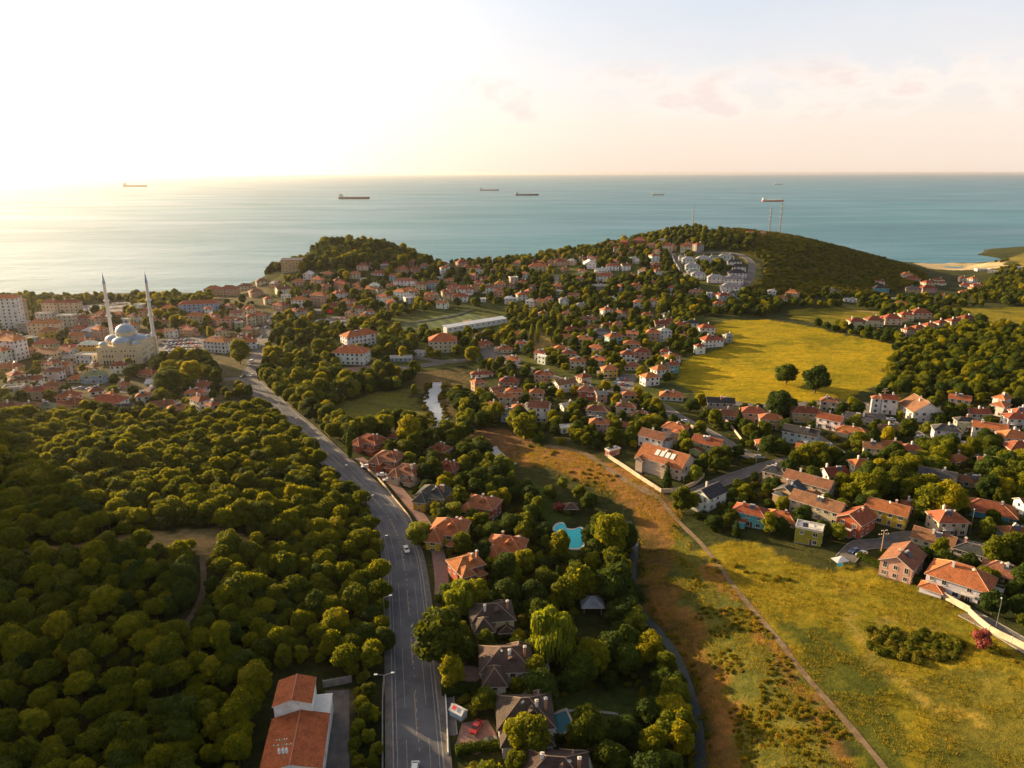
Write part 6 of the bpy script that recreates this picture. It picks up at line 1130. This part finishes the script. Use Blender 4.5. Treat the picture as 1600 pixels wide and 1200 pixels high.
scatter(zp([(1000, 640), (1100, 640), (1250, 640), (1600, 640), (1700, 650), (1800, 1100), (1620, 1010), (1520, 950), (1440, 900), (1340, 850), (1200, 850), (1100, 830), (1060, 780), (1090, 720), (1010, 690)]), 7.2,
        [('broadleaf_tree', 4), ('dense_tree', 3), ('lime_tree', .8), ('conifer_tree', .2)], .45, 1.05, 'right', seed=7, clump=.16)
scatter(zp([(1230, 715), (1450, 690), (1600, 700), (1640, 800), (1560, 770), (1500, 720), (1440, 800), (1330, 770), (1250, 730)]), 8, [('broadleaf_tree', 3), ('dense_tree', 2)], .8, 1.35, 'right', seed=8)
scatter(zp([(840, 600), (1000, 620), (1050, 660), (1000, 700), (940, 700), (840, 690), (800, 660), (790, 600), (740, 585), (760, 560), (850, 590)]), 7.6, [('broadleaf_tree', 4), ('dense_tree', 2), ('lime_tree', .8)], .45, .95, 'centre', seed=9, clump=.1)
scatter(zp([(800, 480), (1080, 470), (1090, 520), (1140, 535), (1060, 560), (1050, 600), (950, 600), (860, 575), (780, 545), (790, 500)]), 8, [('broadleaf_tree', 4), ('dense_tree', 2), ('lime_tree', .8)], .5, 1.0, 'centre', seed=10, clump=.12)
scatter(zp([(430, 500), (600, 500), (700, 525), (790, 520), (780, 560), (560, 580), (405, 590), (415, 530)]), 9.5, [('broadleaf_tree', 4), ('dense_tree', 2), ('lime_tree', 1)], .6, 1.2, 'centre', seed=11, clump=.3)
scatter(zp([(430, 440), (800, 420), (1050, 380), (1180, 450), (1170, 480), (1000, 480), (800, 480), (700, 480), (600, 500), (430, 500)]), 10.5, [('broadleaf_tree', 4), ('dense_tree', 4), ('lime_tree', .5)], .55, 1.1, 'slope', seed=12, clump=.28)
scatter(zp([(412, 432), (445, 405), (480, 388), (520, 380), (600, 382), (650, 405), (700, 425), (560, 425), (470, 425)]), 7.5, [('broadleaf_tree', 4), ('dense_tree', 3)], .9, 1.5, 'headland', seed=13)
scatter(zp([(700, 413), (800, 405), (900, 386), (1000, 370), (1100, 362), (1180, 368), (1170, 396), (1060, 385), (900, 410), (760, 425)]), 9.5, [('broadleaf_tree', 4), ('dense_tree', 3), ('lime_tree', .4)], .6, 1.15, 'slope', seed=14, clump=.2)
scatter(zp([(830, 440), (900, 440), (1010, 435), (1090, 445), (1110, 480), (960, 490), (850, 470)]), 8, [('dense_tree', 4), ('broadleaf_tree', 2)], .8, 1.25, 'slope', seed=24, clump=.2)
scatter(zp([(1060, 470), (1500, 470), (1700, 480), (1700, 520), (1400, 500), (1330, 482), (1230, 482), (1200, 497), (1080, 495)]), 9.5, [('broadleaf_tree', 4), ('dense_tree', 4), ('lime_tree', .5)], .6, 1.15, 'far', seed=15, clump=.25)
scatter(zp([(1400, 530), (1470, 520), (1560, 510), (1720, 520), (1760, 660), (1600, 640), (1440, 635), (1385, 620), (1378, 600), (1400, 560)]), 7.5, [('broadleaf_tree', 5), ('dense_tree', 2), ('pine_tree', 1)], .6, 1.0, 'rightwood', seed=16)
scatter(zp([(1255, 508), (1330, 515), (1400, 525), (1400, 540), (1320, 527)]), 7, [('broadleaf_tree', 2), ('dense_tree', 3)], .5, .9, 'far', seed=17)
scatter(zp([(1520, 455), (1560, 425), (1750, 420), (1750, 480), (1480, 470)]), 10, [('broadleaf_tree', 4), ('dense_tree', 2)], .5, .9, 'far', seed=18, clump=.15)
scatter(zp([(-250, 475), (120, 480), (260, 475), (330, 470), (430, 480), (400, 590), (330, 605), (-250, 640)]), 15, [('broadleaf_tree', 4), ('dense_tree', 3), ('lime_tree', .6)], .55, 1.1, 'town', seed=19, clump=.3)
scatter(zp([(120, 480), (200, 470), (285, 472), (290, 490), (180, 482)]), 8, [('broadleaf_tree', 3), ('dense_tree', 3)], .9, 1.4, 'town', seed=20)
scatter(zp([(240, 480), (310, 500), (315, 525), (250, 530)]), 9, [('broadleaf_tree', 3), ('dense_tree', 3)], .8, 1.3, 'town', seed=21)
scatter(zp([(230, 560), (330, 560), (350, 610), (250, 615)]), 9, [('broadleaf_tree', 3), ('dense_tree', 2)], .8, 1.4, 'town', seed=22)
scatter(zp([(-100, 625), (240, 622), (400, 608), (410, 640), (240, 655), (-100, 655)]), 8, [('broadleaf_tree', 3), ('lime_tree', .6), ('dense_tree', 2)], .4, .8, 'town', seed=23, clump=.4)
scatter(zp([(1120, 362), (1200, 360), (1330, 388), (1440, 424), (1450, 440), (1340, 462), (1200, 470), (1120, 470), (1195, 440), (1195, 410), (1150, 385)]), 4.6, [('bush', 1)], .8, 1.9, 'hill', seed=30, clump=.22)
scatter(zp([(1540, 415), (1600, 398), (1800, 385), (1800, 430), (1560, 420)]), 6, [('bush', 1)], .7, 1.5, 'hill', seed=31, clump=.4)
scatter(zp([(560, 690), (700, 700), (800, 770), (990, 840), (1060, 1040), (1085, 1290), (700, 1290), (690, 960), (640, 780)]), 4.2, [('bush', 1)], .5, 1.1, 'villas', seed=50, clump=.3)
scatter(zp([(1010, 690), (1250, 640), (1650, 650), (1640, 900), (1440, 900), (1340, 850), (1100, 830)]), 5.0, [('bush', 1)], .5, 1.1, 'right', seed=51, clump=.35)
scatter(zp([(-250, 466), (120, 468), (330, 462), (330, 475), (120, 482), (-250, 484)]), 9, [('broadleaf_tree', 4), ('dense_tree', 3)], .6, 1.1, 'town', seed=52, clump=.3)
BLOCK_ = BLOCK
for x in np.arange(-420, -215, 7.0):
    for y in np.arange(70, 340, 6.5): plant('pine_tree', float(x + random.uniform(-3, 3)), float(y + random.uniform(-3, 3)), random.uniform(.6, 1.2), 'forest')  # pines covering the added ridge out of view
_keep = BLOCK; BLOCK = np.zeros_like(_keep)
for pts, w in [([(1350, 985), (1430, 985), (1500, 1000), (1510, 1030), (1440, 1035), (1360, 1020)], 2.4)]: scatter(zp(pts), w, [('bush', 1)], .5, .95, 'field', seed=32)
scatter(zp([(1070, 850), (1130, 880), (1250, 900), (1180, 930), (1110, 900)]), 4.5, [('shrub', 1)], .25, .7, 'field', seed=33, clump=.4)
scatter(zp([(1120, 950), (1170, 950), (1300, 1110), (1390, 1280), (1180, 1280), (1140, 1120), (1080, 960), (1060, 860)]), 1.7, [('shrub', 1)], .12, .5, 'bank', seed=34, clump=.46)
scatter(zp([(800, 700), (900, 710), (1010, 760), (1060, 830), (1000, 800), (900, 755), (800, 735)]), 5, [('shrub', 1)], .25, .6, 'bank', seed=35, clump=.55)
scatter(zp([(1500, 985), (1540, 1000), (1640, 1060), (1640, 1090)]), 3.6, [('shrub', 1)], .3, .7, 'field', seed=36)
ZD = {n_: p_ for n_, c_, p_ in ZPX if n_ in ('near_field', 'bank')}
scatter(zp(ZD['near_field']), 1.7, [('tuft', 1)], .5, 1.7, 'field', seed=40, clump=.45)
scatter(zp(ZD['bank']), 1.7, [('tuft', 1)], .6, 1.9, 'bank', seed=41, clump=.42)
SL = [(982, 815), (992, 850), (988, 900), (998, 950), (1030, 990), (1058, 1030), (1080, 1090), (1092, 1160), (1098, 1290)]
for k_, (dx, lo, hi) in enumerate([(-14, .35, .8), (15, .25, .55)]): scatter(zp([(x + dx - 4, y) for x, y in SL] + [(x + dx + 6, y) for x, y in SL[::-1]]), 2.2, [('shrub', 1)], lo, hi, 'bank', seed=60 + k_, clump=.3)
scatter(zp([(668, 595), (676, 600), (664, 628), (680, 655), (684, 675), (676, 672), (656, 628)]), 2.6, [('bush', 1)], .4, .8, 'bank', seed=63, clump=.25); scatter(zp([(692, 597), (704, 600), (696, 630), (700, 655), (694, 672), (692, 650), (686, 625)]), 2.6, [('bush', 1)], .4, .8, 'bank', seed=64, clump=.25)
BLOCK = _keep
build_plants()
# ------------------------------------------------------------------ air
mb = MB(); mb.box(-47000, -46000, -30, 47000, 60000, 152); hz = link('haze', mb.mesh('haze', []))
hm = bpy.data.materials.new('haze_air'); hm.use_nodes = True; t = hm.node_tree; t.nodes.clear()
pv = t.nodes.new('ShaderNodeVolumePrincipled'); pv.inputs['Color'].default_value = (0.96, 0.9, 0.84, 1); pv.inputs['Density'].default_value = 2.6e-5; pv.inputs['Anisotropy'].default_value = 0.75
om = t.nodes.new('ShaderNodeOutputMaterial'); t.links.new(pv.outputs[0], om.inputs['Volume']); hz.data.materials.clear(); hz.data.materials.append(hm); hz['kind'] = 'stuff'; hz['label'] = 'warm evening haze lying over the town and sea'; hz['category'] = 'haze'
# labels that would still repeat between things that differ only by where they stand
from collections import defaultdict
by = defaultdict(list)
for o in TAGGED:
    if o.get('kind') or 'leaf' in o.name or o.name.split('.')[0] in KINDS_ or o.get('category') == 'grass': continue
    l = o['label']
    if o.get('group') is None or o['category'] == 'house':
        for a_, b_ in (('two-storey ', ''), ('three-storey ', ''), ('one-storey ', 'low '), ('-tiled', ''), ('hipped ', ''), (' house with', ' house,'), ('in the quarter', 'in quarter')):
            if len(l.split()) <= 12 or 'roof' not in l: break
            l = l.replace(a_, b_)
        o['label'] = l
    by[o['label']].append(o)
ORD = ['', 'first', 'second', 'third', 'fourth', 'fifth', 'sixth', 'seventh', 'eighth', 'ninth', 'tenth', 'eleventh', 'twelfth']
for lab, os_ in by.items():
    if len(os_) > 12:
        for o in os_:
            if not o.get('group'): o['group'] = 'houses that look alike ' + ' '.join(lab.split()[-5:])
    if len(os_) < 2 or len(os_) > 12: continue
    os_.sort(key=lambda o: proj(*o.location)[0])
    if len(os_) == 2: w = ['leftmost of two', 'rightmost of two']
    else: w = ['leftmost'] + [ORD[i + 1] + ' from the left' for i in range(1, len(os_) - 1)] + ['rightmost']
    for o, s_ in zip(os_, w): o['label'] = lab + ', ' + s_
for o in TAGGED:
    l = o['label']
    for a_, b_ in (('two-storey ', ''), ('three-storey ', ''), (' from the left', ' from left'), ('-tiled', ''), ('the ', ''), (' house with', ' house,'), ('hipped ', '')):
        if len(l.split()) <= 16: break
        l = l.replace(a_, b_)
    o['label'] = l
